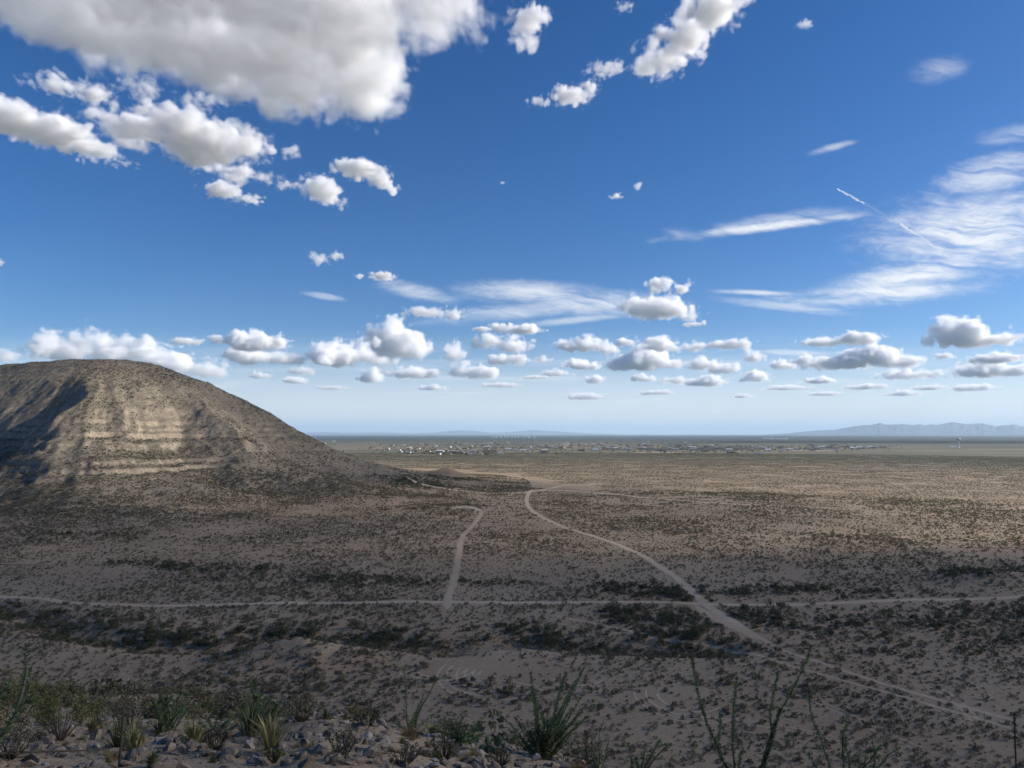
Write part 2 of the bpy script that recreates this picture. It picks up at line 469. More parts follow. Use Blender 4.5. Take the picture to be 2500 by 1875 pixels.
def bvh_of(o):
    me = o.data
    n = len(me.vertices); co = np.empty(n * 3, np.float32); me.vertices.foreach_get('co', co)
    me.calc_loop_triangles()
    t = np.empty(len(me.loop_triangles) * 3, np.int32); me.loop_triangles.foreach_get('vertices', t)
    return BVHTree.FromPolygons([tuple(v) for v in co.reshape(-1, 3).tolist()], t.reshape(-1, 3).tolist(), all_triangles=True)
BVH_G = bvh_of(ground); BVH_H = bvh_of(hill)
EYE = Vector((0, 0, CAM_Z))
def sight(px, py):
    """first point of the land on that line of sight"""
    d = bearing(px, py); best = None
    for t in (BVH_G, BVH_H):
        h = t.ray_cast(EYE, d)
        if h[0] is not None and (best is None or h[3] < best[1]): best = (h[0], h[3])
    return best[0] if best else None
def drop(x, y):
    """height of the land under a point"""
    z = -1e9
    for t in (BVH_G, BVH_H):
        h = t.ray_cast(Vector((x, y, 400)), Vector((0, 0, -1)))
        if h[0] is not None: z = max(z, h[0].z)
    return z
def seen(p):
    d = Vector(p) - EYE; L = d.length; d.normalize()
    for t in (BVH_G, BVH_H):
        h = t.ray_cast(EYE, d, L - 0.5)
        if h[0] is not None: return False
    return True
def in_frame(p, m=0.0):
    """2212-view pixel of a point, or None"""
    v = Vector(p) - EYE
    c, s_ = math.cos(PITCH), math.sin(PITCH)
    dep = v.y * c + v.z * s_; up = -v.y * s_ + v.z * c
    if dep <= 0: return None
    q = 2212.0 / 2500.0
    X = (1250 + FPX * v.x / dep) * q; Y = (937.5 - FPX * up / dep) * q
    if -m <= X <= 2212 + m and -m <= Y <= 1659 + m: return X, Y
    return None

# ---- far ranges
def far_range(name, sil, dist, half, label, seed):
    s = 2500 / 2212
    ex = []
    for (px, py) in sil:
        d = bearing(px, py); h = math.hypot(d.x, d.y)
        ex.append((math.atan2(d.x, d.y), CAM_Z + dist * d.z / h))
    A = np.array([e[0] for e in ex]); Z = np.array([max(e[1], 0) for e in ex])
    a = np.linspace(A[0], A[-1], 420); v = np.linspace(-1, 1, 41)
    AA, VV = np.meshgrid(a, v)
    z0 = np.interp(AA, A, Z) * (1 + 0.10 * fbm2(AA * 170 + seed, AA * 0 + 2, 4, 0.6))
    crest = 0.25 * fbm2(AA * 60 + seed, AA * 0, 3)
    prof = np.clip(1 - np.abs(VV - crest * (1 - VV ** 2)), 0, 1)
    rid = np.abs(fbm2(AA * 150 + seed, VV * 2.5, 4))
    Zm = z0 * prof ** (0.8) * (1 - 0.75 * rid * (1 - prof)) + 12 * fbm2(AA * 900, VV, 2) * prof - 2
    RD = dist + VV * half
    V = np.stack([(RD * np.sin(AA)).ravel(), (RD * np.cos(AA)).ravel(), Zm.ravel()], 1)
    n = len(a); i, j = np.meshgrid(np.arange(n - 1), np.arange(len(v) - 1))
    q = np.stack([j * n + i, j * n + i + 1, (j + 1) * n + i + 1, (j + 1) * n + i], -1).reshape(-1, 4)
    o = mesh_obj(name, V, q, MAT_FAR, smooth=True)
    tag(o, label, None, None, "structure")
MAT_FAR, _b, _bs, _ = new_mat("far_rock")
_n = _b.noise(_b.node('ShaderNodeNewGeometry').outputs['Position'], 0.0012, 5, 0.6)
_b.put(_bs.inputs['Base Color'], _b.mix(_b.smooth(_n, 0.35, 0.65), (0.085, 0.08, 0.075), (0.13, 0.12, 0.11)))
far_range("mountains", [(1560,941),(1640,939.5),(1700,936),(1760,930),(1800,928.5),(1840,921),(1880,917),(1900,914),(1930,918),(1960,917),(2010,917.5),(2035,916),(2060,912),(2085,916),(2100,915),(2125,914),(2150,920),(2190,917),(2212,920),(2290,927),(2400,936),(2500,941)], 46000, 4500, "long blue mountain range on the horizon beyond the water tower", 3)
far_range("mountains", [(560,939),(620,936),(700,933),(760,935),(820,933.5),(880,936),(930,935),(980,929.5),(1020,930),(1060,934.5),(1100,933),(1150,928.5),(1200,931),(1260,935.5),(1350,938.5),(1450,941)], 64000, 5000, "faint low blue mountain range on the horizon behind the town", 8)

# ---- roads and tracks laid on the land
def smooth_line(pts, step=2.0):
    P = np.array(pts, float)
    out = []
    n = len(P)
    for i in range(n - 1):
        p0 = P[max(i - 1, 0)]; p1 = P[i]; p2 = P[i + 1]; p3 = P[min(i + 2, n - 1)]
        k = max(int(np.linalg.norm(p2 - p1) / step), 1)
        for t in np.arange(k) / k:
            out.append(0.5 * ((2 * p1) + (-p0 + p2) * t + (2 * p0 - 5 * p1 + 4 * p2 - p3) * t * t + (-p0 + 3 * p1 - 3 * p2 + p3) * t ** 3))
    out.append(P[-1])
    return np.array(out)
ROAD_LINES = []
def strip(name, line, width, mat, lift, label, ragged=0.25, cross=4, step=2.0, ends=True):
    P = smooth_line(line, step)
    T = np.gradient(P, axis=0); T /= np.linalg.norm(T, axis=1)[:, None] + 1e-9
    Nn = np.stack([-T[:, 1], T[:, 0]], 1)
    s = np.arange(len(P)) * step
    seed = abs(P[0, 0]) + width
    wl = width / 2 * (1 + ragged * fbm2(s / 7 + seed, s * 0, 3)); wr = width / 2 * (1 + ragged * fbm2(s / 7 + seed + 50, s * 0, 3))
    if ends:
        tp = np.clip(np.minimum(s, s[-1] - s) / (3 * width), 0.08, 1); wl *= tp; wr *= tp
    V = []
    for i in range(len(P)):
        for c in range(cross + 1):
            f = c / cross
            q = P[i] + Nn[i] * (wl[i] * (1 - f) - wr[i] * f)
            edge = 1 if c in (0, cross) else 0
            V.append((q[0], q[1], drop(q[0], q[1]) + lift - 0.03 * edge))
    n = cross + 1
    i, j = np.meshgrid(np.arange(cross), np.arange(len(P) - 1))
    q = np.stack([j * n + i, j * n + i + 1, (j + 1) * n + i + 1, (j + 1) * n + i], -1).reshape(-1, 4)
    o = mesh_obj(name, np.array(V), q, mat, smooth=True)
    tag(o, label, None, None, "structure")
    return o
def land_line(pts):
    out = []
    for a, b in pts:
        p = sight(a, b)
        out.append((p.x, p.y))
    return out
def road(name, pts, width, label, mat=None, lift=0.07, extra=None, **kw):
    L = land_line(pts)
    if extra: L = ([extra[0]] if extra[0] else []) + L + ([extra[1]] if extra[1] else [])
    ROAD_LINES.append((L, width))
    return strip(name, L, width, mat or MAT_ROAD, lift, label, **kw)
road("road", [(2,1290),(150,1302),(300,1308),(500,1306),(700,1303),(900,1300),(1200,1302),(1500,1304),(1560,1306),(1700,1307),(1800,1303),(1950,1297),(2100,1294),(2210,1288)], 3.2, "dirt road crossing the whole desert floor from side to side", ragged=0.4, extra=((-290, 262), (260, 300)))
road("road", [(1150,1058),(1139,1072),(1138,1085),(1145,1100),(1175,1120),(1215,1138),(1260,1152),(1330,1175),(1390,1202),(1440,1234),(1480,1264),(1503,1287),(1530,1310),(1572,1336),(1612,1360)], 3.3, "winding dirt road running from the plain down past the crossroads", lift=0.10, ragged=0.45)
road("path", [(1590,1346),(1640,1378),(1700,1408),(1800,1442),(1950,1490),(2100,1532),(2210,1562)], 1.7, "faint track leading from the winding road to the lower right corner", mat=MAT_TRACK, lift=0.06, ragged=0.7)
road("path", [(1042,1106),(1022,1135),(1002,1155),(992,1190),(986,1230),(977,1265),(968,1290),(963,1318)], 2.8, "bare bulldozed strip running straight toward the hill foot", mat=MAT_TRACK, lift=0.09, ragged=0.5)
road("path", [(1500,1306),(1535,1330),(1600,1362),(1640,1384)], 4.5, "wide bare ground beside the crossroads", mat=MAT_TRACK, lift=0.055, ragged=0.6)
road("path", [(880,1032),(930,1051),(990,1060),(1060,1066),(1145,1063),(1210,1050),(1290,1045)], 5.5, "pale track skirting the foot of the hill", lift=0.08)
road("path", [(1150,1060),(1230,1060),(1330,1068),(1420,1078),(1600,1090),(1800,1098)], 6.0, "thin pale track crossing the sunlit plain", lift=0.06, ragged=0.5)
road("path", [(1190,1328),(1270,1345),(1370,1365),(1420,1382),(1560,1402),(1700,1436),(1850,1478),(2000,1520),(2210,1580)], 1.3, "narrow track below the crossroads", mat=MAT_TRACK, lift=0.06, ragged=0.8)
road("path", [(985,1098),(1005,1094),(1030,1100),(1042,1106)], 6.0, "pale bare patch by the hill foot", mat=MAT_CALICHE, lift=0.06, ragged=0.6)
# ------------------------------------------------------------------ plants
def leaf_material(name, c0, c1, trans=0.25, rand=0.35):
    mat, b, bs, out = new_mat(name)
    oi = b.node('ShaderNodeObjectInfo')
    g = b.node('ShaderNodeNewGeometry')
    n = b.noise(g.outputs['Position'], 3.0, 2, 0.5)
    f = b.m('ADD', b.m('MULTIPLY', oi.outputs['Random'], 0.6), b.m('MULTIPLY', b.smooth(n, 0.3, 0.7), 0.4))
    col = b.mix(f, c0, c1)
    b.put(bs.inputs['Base Color'], col)
    bs.inputs['Roughness'].default_value = 0.7
    tr = b.node('ShaderNodeBsdfTranslucent'); b.put(tr.inputs['Color'], col)
    mx = b.node('ShaderNodeMixShader'); mx.inputs[0].default_value = trans
    b.nt.links.new(bs.outputs[0], mx.inputs[1]); b.nt.links.new(tr.outputs[0], mx.inputs[2])
    b.nt.links.new(mx.outputs[0], out.inputs['Surface'])
    return mat
def plain_material(name, c0, c1, scale=6.0, rough=0.85, bump=0.0):
    mat, b, bs, out = new_mat(name)
    tc = b.node('ShaderNodeTexCoord')
    n = b.noise(tc.outputs['Object'], scale, 5, 0.6)
    oi = b.node('ShaderNodeObjectInfo')
    f = b.m('ADD', b.m('MULTIPLY', b.smooth(n, 0.3, 0.7), 0.65), b.m('MULTIPLY', oi.outputs['Random'], 0.35))
    b.put(bs.inputs['Base Color'], b.mix(f, c0, c1))
    bs.inputs['Roughness'].default_value = rough
    if bump:
        bp = b.node('ShaderNodeBump'); bp.inputs['Distance'].default_value = bump; bp.inputs['Strength'].default_value = 0.8
        b.put(bp.inputs['Height'], n); b.nt.links.new(bp.outputs[0], bs.inputs['Normal'])
    return mat
M_CREO = leaf_material("creosote_leaf", (0.095, 0.088, 0.052), (0.205, 0.178, 0.112))
M_MESQ = leaf_material("mesquite_leaf", (0.055, 0.064, 0.032), (0.115, 0.116, 0.062))
M_TWIG = plain_material("twig", (0.055, 0.042, 0.03), (0.11, 0.085, 0.06))
M_DRY = leaf_material("dry_leaf", (0.20, 0.15, 0.07), (0.34, 0.27, 0.14))
M_YUCCA = leaf_material("yucca_leaf", (0.12, 0.13, 0.055), (0.20, 0.20, 0.09), 0.15)
M_YUCCA_Y = leaf_material("yellow_yucca_leaf", (0.24, 0.21, 0.085), (0.38, 0.33, 0.15), 0.2)
M_OCO_STEM = plain_material("ocotillo_bark", (0.10, 0.11, 0.065), (0.18, 0.175, 0.12), 20)
M_OCO_LEAF = leaf_material("ocotillo_leaf", (0.085, 0.15, 0.055), (0.14, 0.20, 0.08), 0.3)
M_PAD = plain_material("cactus_pad", (0.055, 0.09, 0.055), (0.09, 0.13, 0.08), 14, 0.7)
M_GREENSH = leaf_material("fresh_leaf", (0.11, 0.125, 0.042), (0.20, 0.195, 0.075), 0.3)
M_STALK = plain_material("dead_stalk", (0.05, 0.04, 0.032), (0.11, 0.09, 0.07), 12)

class MB:
    """collects faces of several materials"""
    def __init__(s): s.v = []; s.f = []; s.m = []
    def quad(s, a, b, c, d, m=0):
        n = len(s.v); s.v += [tuple(a), tuple(b), tuple(c), tuple(d)]; s.f.append((n, n + 1, n + 2, n + 3)); s.m.append(m)
    def tri(s, a, b, c, m=0):
        n = len(s.v); s.v += [tuple(a), tuple(b), tuple(c)]; s.f.append((n, n + 1, n + 2)); s.m.append(m)
    def tube(s, pts, rads, sides=5, m=0, cap=True):
        n0 = len(s.v); pts = [Vector(p) for p in pts]
        for i, p in enumerate(pts):
            t = (pts[min(i + 1, len(pts) - 1)] - pts[max(i - 1, 0)]).normalized()
            u = t.cross(Vector((0.3, 1, 0.1))); u.normalize(); w = t.cross(u)
            for k in range(sides):
                a = 2 * math.pi * k / sides
                s.v.append(tuple(p + (u * math.cos(a) + w * math.sin(a)) * rads[i]))
        for i in range(len(pts) - 1):
            for k in range(sides):
                a = n0 + i * sides + k; b = n0 + i * sides + (k + 1) % sides
                s.f.append((a, b, b + sides, a + sides)); s.m.append(m)
        if cap:
            s.f.append(tuple(n0 + (len(pts) - 1) * sides + k for k in range(sides))); s.m.append(m)
    def mesh(s, name, mats):
        me = bpy.data.meshes.new(name); me.from_pydata(s.v, [], s.f)
        for mt in mats: me.materials.append(mt)
        me.polygons.foreach_set('material_index', s.m); me.update()
        return me
    def build(s, name, mats, parent=None):
        return link(bpy.data.objects.new(name, s.mesh(name, mats if isinstance(mats, (list, tuple)) else [mats])), parent)

def rvec(rnd):
    z = rnd.uniform(-1, 1); a = rnd.uniform(0, 2 * math.pi); r = math.sqrt(1 - z * z)
    return Vector((r * math.cos(a), r * math.sin(a), z))
def leaf_quad(mb, c, size, rnd, m=0, squash=0.6):
    a = rvec(rnd); b = a.cross(rvec(rnd)).normalized()
    u = a * size; w = b * size * squash
    mb.quad(c - u, c - w * 0.9, c + u, c + w, m)

def bush_mesh(name, seed, h, w, leaves, size, stems, mats, dome=0.6):
    """an open vase of wiry stems with tufts of leaves, 1 = foliage slot 0, wood slot 1"""
    rnd = random.Random(seed); mb = MB()
    tips = []
    lean = Vector((rnd.uniform(-.15, .15), rnd.uniform(-.15, .15), 0))
    for k in range(stems):
        a = rnd.uniform(0, 2 * math.pi); sp = math.sqrt(rnd.random())
        tip = Vector((math.cos(a) * w / 2 * sp, math.sin(a) * w / 2 * sp, h * (1 - dome * sp * sp) * rnd.uniform(0.7, 1.05))) + lean * h
        base = Vector((math.cos(a) * 0.05 * w, math.sin(a) * 0.05 * w, -0.08))
        mid = base.lerp(tip, 0.5) + Vector((math.cos(a), math.sin(a), 0)) * w * 0.05
        d = 0.012 * h
        side = Vector((-math.sin(a), math.cos(a), 0)) * d
        mb.quad(base - side, base + side, mid + side * 0.8, mid - side * 0.8, 1)
        mb.tri(mid - side * 0.8, mid + side * 0.8, tip, 1)
        tips.append((mid, tip))
    for k in range(leaves):
        m_, t_ = rnd.choice(tips)
        c = m_.lerp(t_, rnd.random() ** 0.6) + rvec(rnd) * 0.11 * w
        if c.z < 0.02: c.z = 0.02 + rnd.random() * 0.1
        leaf_quad(mb, c, size * rnd.uniform(0.6, 1.3), rnd, 0)
    return mb.mesh(name, mats)

CREO = [bush_mesh("creosote_bush", 100 + k, rnd_h, rnd_w, 150, 0.085, 14, [M_CREO, M_TWIG]) for k, (rnd_h, rnd_w) in enumerate([(0.95, 1.25), (0.75, 1.1), (1.15, 1.3), (0.6, 0.95)])]
MESQ = [bush_mesh("mesquite_bush", 200 + k, a, b_, 300, 0.12, 18, [M_MESQ, M_TWIG], 0.5) for k, (a, b_) in enumerate([(1.7, 2.6), (1.3, 2.2)])]
TUFT = [bush_mesh("dry_tuft", 300, 0.35, 0.5, 60, 0.06, 12, [M_DRY, M_TWIG], 0.4)]
def patch_mesh(name, seed, span, n):
    rnd = random.Random(seed); mb = MB()
    for k in range(n):
        cx, cy = rnd.uniform(-span / 2, span / 2), rnd.uniform(-span / 2, span / 2)
        w = rnd.uniform(0.8, 1.7); h = w * rnd.uniform(0.55, 0.9)
        for j in range(9):
            d = rvec(rnd); d.z = abs(d.z)
            leaf_quad(mb, Vector((cx + d.x * w * .4, cy + d.y * w * .4, 0.06 + d.z * h * 0.7)), 0.22, rnd, 0, 0.8)
    return mb.mesh(name, [M_CREO])
PATCH = [patch_mesh("scrub_patch", 400 + k, 27.0, 62) for k in range(2)]

# density of the scrub, from the photograph: bands along the washes, bare ground on tracks
BANDS = [([(0,1312),(120,1338),(200,1368),(330,1386),(480,1390),(600,1376)], 9, 1.0), ([(560,1372),(700,1366),(850,1370),(945,1382)], 8, 1.0),
 ([(970,1366),(1130,1366),(1250,1378),(1400,1386),(1510,1392)], 8, 1.0), ([(255,1218),(330,1220),(560,1228)], 9, 1.0), ([(700,1250),(950,1254)], 9, 0.9),
 ([(985,1255),(1130,1262)], 7, 0.9), ([(1290,1272),(1400,1280),(1490,1292)], 9, 1.0), ([(1530,1284),(1700,1272),(1850,1284)], 10, 0.7), ([(1650,1335),(1900,1350),(2212,1338)], 22, 0.65),
 ([(2085,1236),(2212,1228)], 9, 1.0), ([(900,1462),(1060,1480),(1240,1502)], 7, 0.9), ([(1280,1500),(1400,1530)], 5, 0.7), ([(60,1150),(420,1165),(640,1160)], 10, 0.35),
 ([(1300,1325),(1480,1345)], 8, 0.7), ([(1560,1392),(1750,1400),(2212,1412)], 8, 0.6), ([(880,1034),(1000,1036)], 24, 1.1)]
BANDS = [(land_line([(min(max(a, 1), 2211), b_) for a, b_ in L]), w, s_) for L, w, s_ in BANDS]
BARE = [((1060, 1450), 16, 0.8), ((950, 1440), 12, 0.75), ((1240, 1462), 10, 0.6), ((250, 1420), 20, 0.3), ((1480, 1510), 10, 0.5), ((650, 1400), 10, 0.4)]
BARE = [(sight(*p), r, k) for p, r, k in BARE]

rng = np.random.default_rng(42)
def scatter(r0, r1, dens, az_half=41.0):
    area = math.radians(az_half) * (r1 * r1 - r0 * r0)
    n = int(area * dens)
    r = np.sqrt(rng.uniform(r0 * r0, r1 * r1, n)); a = np.radians(rng.uniform(-az_half, az_half, n))
    return r * np.sin(a), r * np.cos(a)
def band_strength(x, y):
    s = np.zeros_like(x)
    xw = x + 7 * fbm2(x / 21, y / 21, 3); yw = y + 7 * fbm2(x / 21 + 40, y / 21, 3)
    brk = np.clip(0.72 + 0.7 * fbm2(x / 13 + 8, y / 13, 3), 0.1, 1)
    for L, w, k in BANDS: s = np.maximum(s, 1.0 * k * brk * np.exp(-(seg_dist(xw, yw, L) / w) ** 2))
    return s
def road_clear(x, y, m=0.5):
    ok = np.ones(len(x), bool)
    for L, w in ROAD_LINES: ok &= seg_dist(x, y, L) > w / 2 + m
    return ok
def surface(x, y):
    return land_h(x, y)
def slope_of(x, y):
    e = 1.0
    return np.hypot(land_h(x + e, y) - land_h(x - e, y), land_h(x, y + e) - land_h(x, y - e)) / (2 * e)

x, y = scatter(26, 760, 0.85)
xn, yn = scatter(34, 270, 0.38)
x = np.concatenate([x, xn]); y = np.concatenate([y, yn])
xh, yh = scatter(360, 1010, 0.75, 43.0)
on_hill = (hill_h(xh, yh) > ground_h(xh, yh) + 2) & (xh < 20)
x = np.concatenate([x, xh[on_hill]]); y = np.concatenate([y, yh[on_hill]])
b_ = band_strength(x, y)
keep_p = np.clip(0.48 + 0.6 * fbm2(x / 45, y / 45, 3) + 0.42 * fbm2(x / 9 + 4, y / 9, 2), 0.08, 1) * 0.78
keep_p = np.maximum(keep_p, b_)
for c, r_, k in BARE: keep_p *= 1 - k * np.exp(-(((x - c.x) ** 2 + (y - c.y) ** 2) / r_ ** 2))
sl = slope_of(x, y)
keep_p *= np.where(sl > 0.85, 0.25, 1)
ok = (rng.random(len(x)) < keep_p) & road_clear(x, y)
x, y, b_, sl = x[ok], y[ok], b_[ok], sl[ok]
z = surface(x, y)
sc = np.clip(np.exp(rng.normal(-0.42, 0.38, len(x))), 0.26, 1.8) * (1 + 0.15 * (sl > 0.4)) * (1 + 0.35 * fbm2(x / 60 + 5, y / 60, 2))
kind = np.where(rng.random(len(x)) < b_ * 0.5, rng.integers(4, 6, len(x)), rng.integers(0, 4, len(x)))
kind = np.where((rng.random(len(x)) < 0.22) & (kind < 4), 6, kind)
rad = np.hypot(x, y)
print("scrub points", len(x))
# individuals: the ones that show largest
order = np.argsort(-(sc * np.where(kind >= 4, np.where(kind == 6, 0.4, 2.0), 1.0)) / rad)
single = []
for i in order:
    if len(single) >= 300: break
    if kind[i] == 6: continue
    p = (x[i], y[i], z[i] + 0.7 * sc[i])
    if in_frame(p) and seen(p): single.append(int(i))
is_single = np.zeros(len(x), bool); is_single[single] = True
MARKS = [(40,1320,"in the wash at the left edge below the crossing road"),(330,1388,"in the shrubby wash below the left half of the road"),(700,1368,"in the wash behind the pale spoil mound"),(650,1412,"on the pale spoil mound"),(300,1430,"on the bare slope left of the spoil mound"),(1150,1368,"in the dark shrub row above the nested tyre circles"),(1075,1455,"around the nested circular tyre marks"),(1050,1480,"in the dark shrub patch below the tyre circles"),(1400,1386,"at the right end of the dark shrub row"),(1500,1505,"around the round tyre marks at the lower right"),(1530,1310,"beside the crossroads"),(1480,1285,"in the green shrub row left of the crossroads"),(1700,1280,"in the shrub row above the right half of the road"),(1850,1345,"in the broad shrub belt right of the crossroads"),(2150,1350,"in the shrub belt at the right edge"),(1760,1430,"along the faint track right of the tall ocotillo"),(1900,1555,"near the pale litter at the lower right"),(2120,1620,"in the lower right corner"),(1700,1600,"on the soil between the tall ocotillo and the litter"),(250,1500,"on the left-hand slope above the yuccas"),(600,1480,"on the slope above the dense ocotillo"),(40,1470,"on the slope at the left edge above the close ocotillo"),(130,1530,"on the slope just above the large olive shrub"),(420,1500,"on the slope right behind the upright ocotillo"),(500,1530,"on the slope between the upright and the dense ocotillo"),(700,1520,"on the slope behind the small green yucca"),(150,1450,"high on the left-hand slope"),(380,1450,"on the upper slope left of the middle"),(850,1500,"on the slope above the thin ocotillo"),(420,1224,"in the dark shrub row below the hill"),(820,1252,"in the shrub row left of the bulldozed strip"),(1060,1258,"in the shrub row right of the bulldozed strip"),(1350,1560,"on the soil right of the largest ocotillo"),(2150,1232,"by the pale mound at the right edge"),(520,1450,"on the slope below the spoil mound")]
MARKS = [(sight(min(max(a, 1), 2211), b_), t_) for a, b_, t_ in MARKS]
def near_mark(X_, Y_):
    return min(MARKS, key=lambda m: ((m[0].x - X_) / 1.6) ** 2 + (m[0].y - Y_) ** 2)[1]
ALLM = CREO + MESQ + TUFT
first = {}
for i in single:
    k = int(kind[i]); mq = k in (4, 5)
    o = bpy.data.objects.new("mesquite_bush" if mq else "creosote_bush", ALLM[k])
    link(o)
    o.location = (x[i], y[i], drop(x[i], y[i]) - 0.03); o.rotation_euler = (0, 0, rng.uniform(0, 6.28)); o.scale = (sc[i],) * 3
    where = near_mark(x[i], y[i])
    if mq: tag(o, "dark rounded mesquite bush " + where, "bush", "mesquite bushes " + where)
    else: tag(o, "small wiry olive creosote bush " + where, "bush", "creosote bushes " + where)
    first.setdefault(k, o)

def instancer(name, src, X, Y, Z, S, label, rot=None):
    me = bpy.data.meshes.new(name)
    me.vertices.add(len(X)); me.vertices.foreach_set('co', np.stack([X, Y, Z], 1).astype(np.float32).ravel())
    a = me.attributes.new('size', 'FLOAT', 'POINT'); a.data.foreach_set('value', S.astype(np.float32))
    a = me.attributes.new('turn', 'FLOAT', 'POINT'); a.data.foreach_set('value', rng.uniform(0, 6.283, len(X)).astype(np.float32))
    o = link(bpy.data.objects.new(name, me)); tag(o, label, None, None, "stuff")
    ng = bpy.data.node_groups.new(name + "_spread", 'GeometryNodeTree')
    ng.interface.new_socket("Geometry", in_out='INPUT', socket_type='NodeSocketGeometry')
    ng.interface.new_socket("Geometry", in_out='OUTPUT', socket_type='NodeSocketGeometry')
    N = ng.nodes
    gi = N.new('NodeGroupInput'); go = N.new('NodeGroupOutput')
    oi = N.new('GeometryNodeObjectInfo'); oi.inputs['Object'].default_value = src; oi.inputs['As Instance'].default_value = False
    iop = N.new('GeometryNodeInstanceOnPoints')
    s_ = N.new('GeometryNodeInputNamedAttribute'); s_.data_type = 'FLOAT'; s_.inputs['Name'].default_value = 'size'
    t_ = N.new('GeometryNodeInputNamedAttribute'); t_.data_type = 'FLOAT'; t_.inputs['Name'].default_value = 'turn'
    cb = N.new('ShaderNodeCombineXYZ')
    Lk = ng.links.new
    Lk(gi.outputs[0], iop.inputs['Points']); Lk(oi.outputs['Geometry'], iop.inputs['Instance'])
    Lk(t_.outputs['Attribute'], cb.inputs['Z']); Lk(cb.outputs[0], iop.inputs['Rotation']); Lk(s_.outputs['Attribute'], iop.inputs['Scale'])
    Lk(iop.outputs[0], go.inputs[0])
    md = o.modifiers.new("spread", 'NODES'); md.node_group = ng
    return o
for k in range(7):
    s_ = (kind == k) & ~is_single
    if not s_.any(): continue
    src = first.get(k)
    if src is None:
        i = int(np.argmax(s_)); s_[i] = False
        src = link(bpy.data.objects.new("dry_tuft" if k == 6 else "creosote_bush", ALLM[k])); src.location = (x[i], y[i], z[i])
        tag(src, "pale dry grass tuft among the scrub", "grass tuft") if k == 6 else tag(src, "small wiry creosote bush farther out on the plain", "bush")
    instancer("desert_scrub", src, x[s_], y[s_], z[s_] - 0.04, sc[s_], "low scrub bushes scattered over the desert floor and hill")
# farther out: patches of small bushes
gxx, gyy = np.meshgrid(np.arange(-1750, 1750, 24.0), np.arange(480, 2320, 24.0))
X = gxx.ravel() + rng.uniform(-5, 5, gxx.size); Y = gyy.ravel() + rng.uniform(-5, 5, gxx.size)
inw = (np.hypot(X, Y) > 752) & (np.hypot(X, Y) < 2300) & (np.abs(np.arctan2(X, Y)) < math.radians(41)); X, Y = X[inw], Y[inw]
st = np.clip(0.97 + 0.3 * fbm2(X / 260, Y / 200, 2), 0.5, 1)
st = np.maximum(st, band_strength(X, Y))
ok = (rng.random(len(X)) < st) & road_clear(X, Y, 12.0) & (hill_h(X, Y) < ground_h(X, Y) + 0.5)
X, Y = X[ok], Y[ok]; Z = surface(X, Y)
print("patch points", len(X))
for k in range(2):
    src = link(bpy.data.objects.new("scrub_patch", PATCH[k])); src.location = (X[k], Y[k], Z[k]); tag(src, "patch of low scrub far out on the plain", None, None, "stuff")
    s_ = np.zeros(len(X), bool); s_[2 + k::2] = True
    instancer("far_scrub", src, X[s_], Y[s_], Z[s_] - 0.05, rng.uniform(0.8, 1.3, s_.sum()), "far low scrub covering the plain")
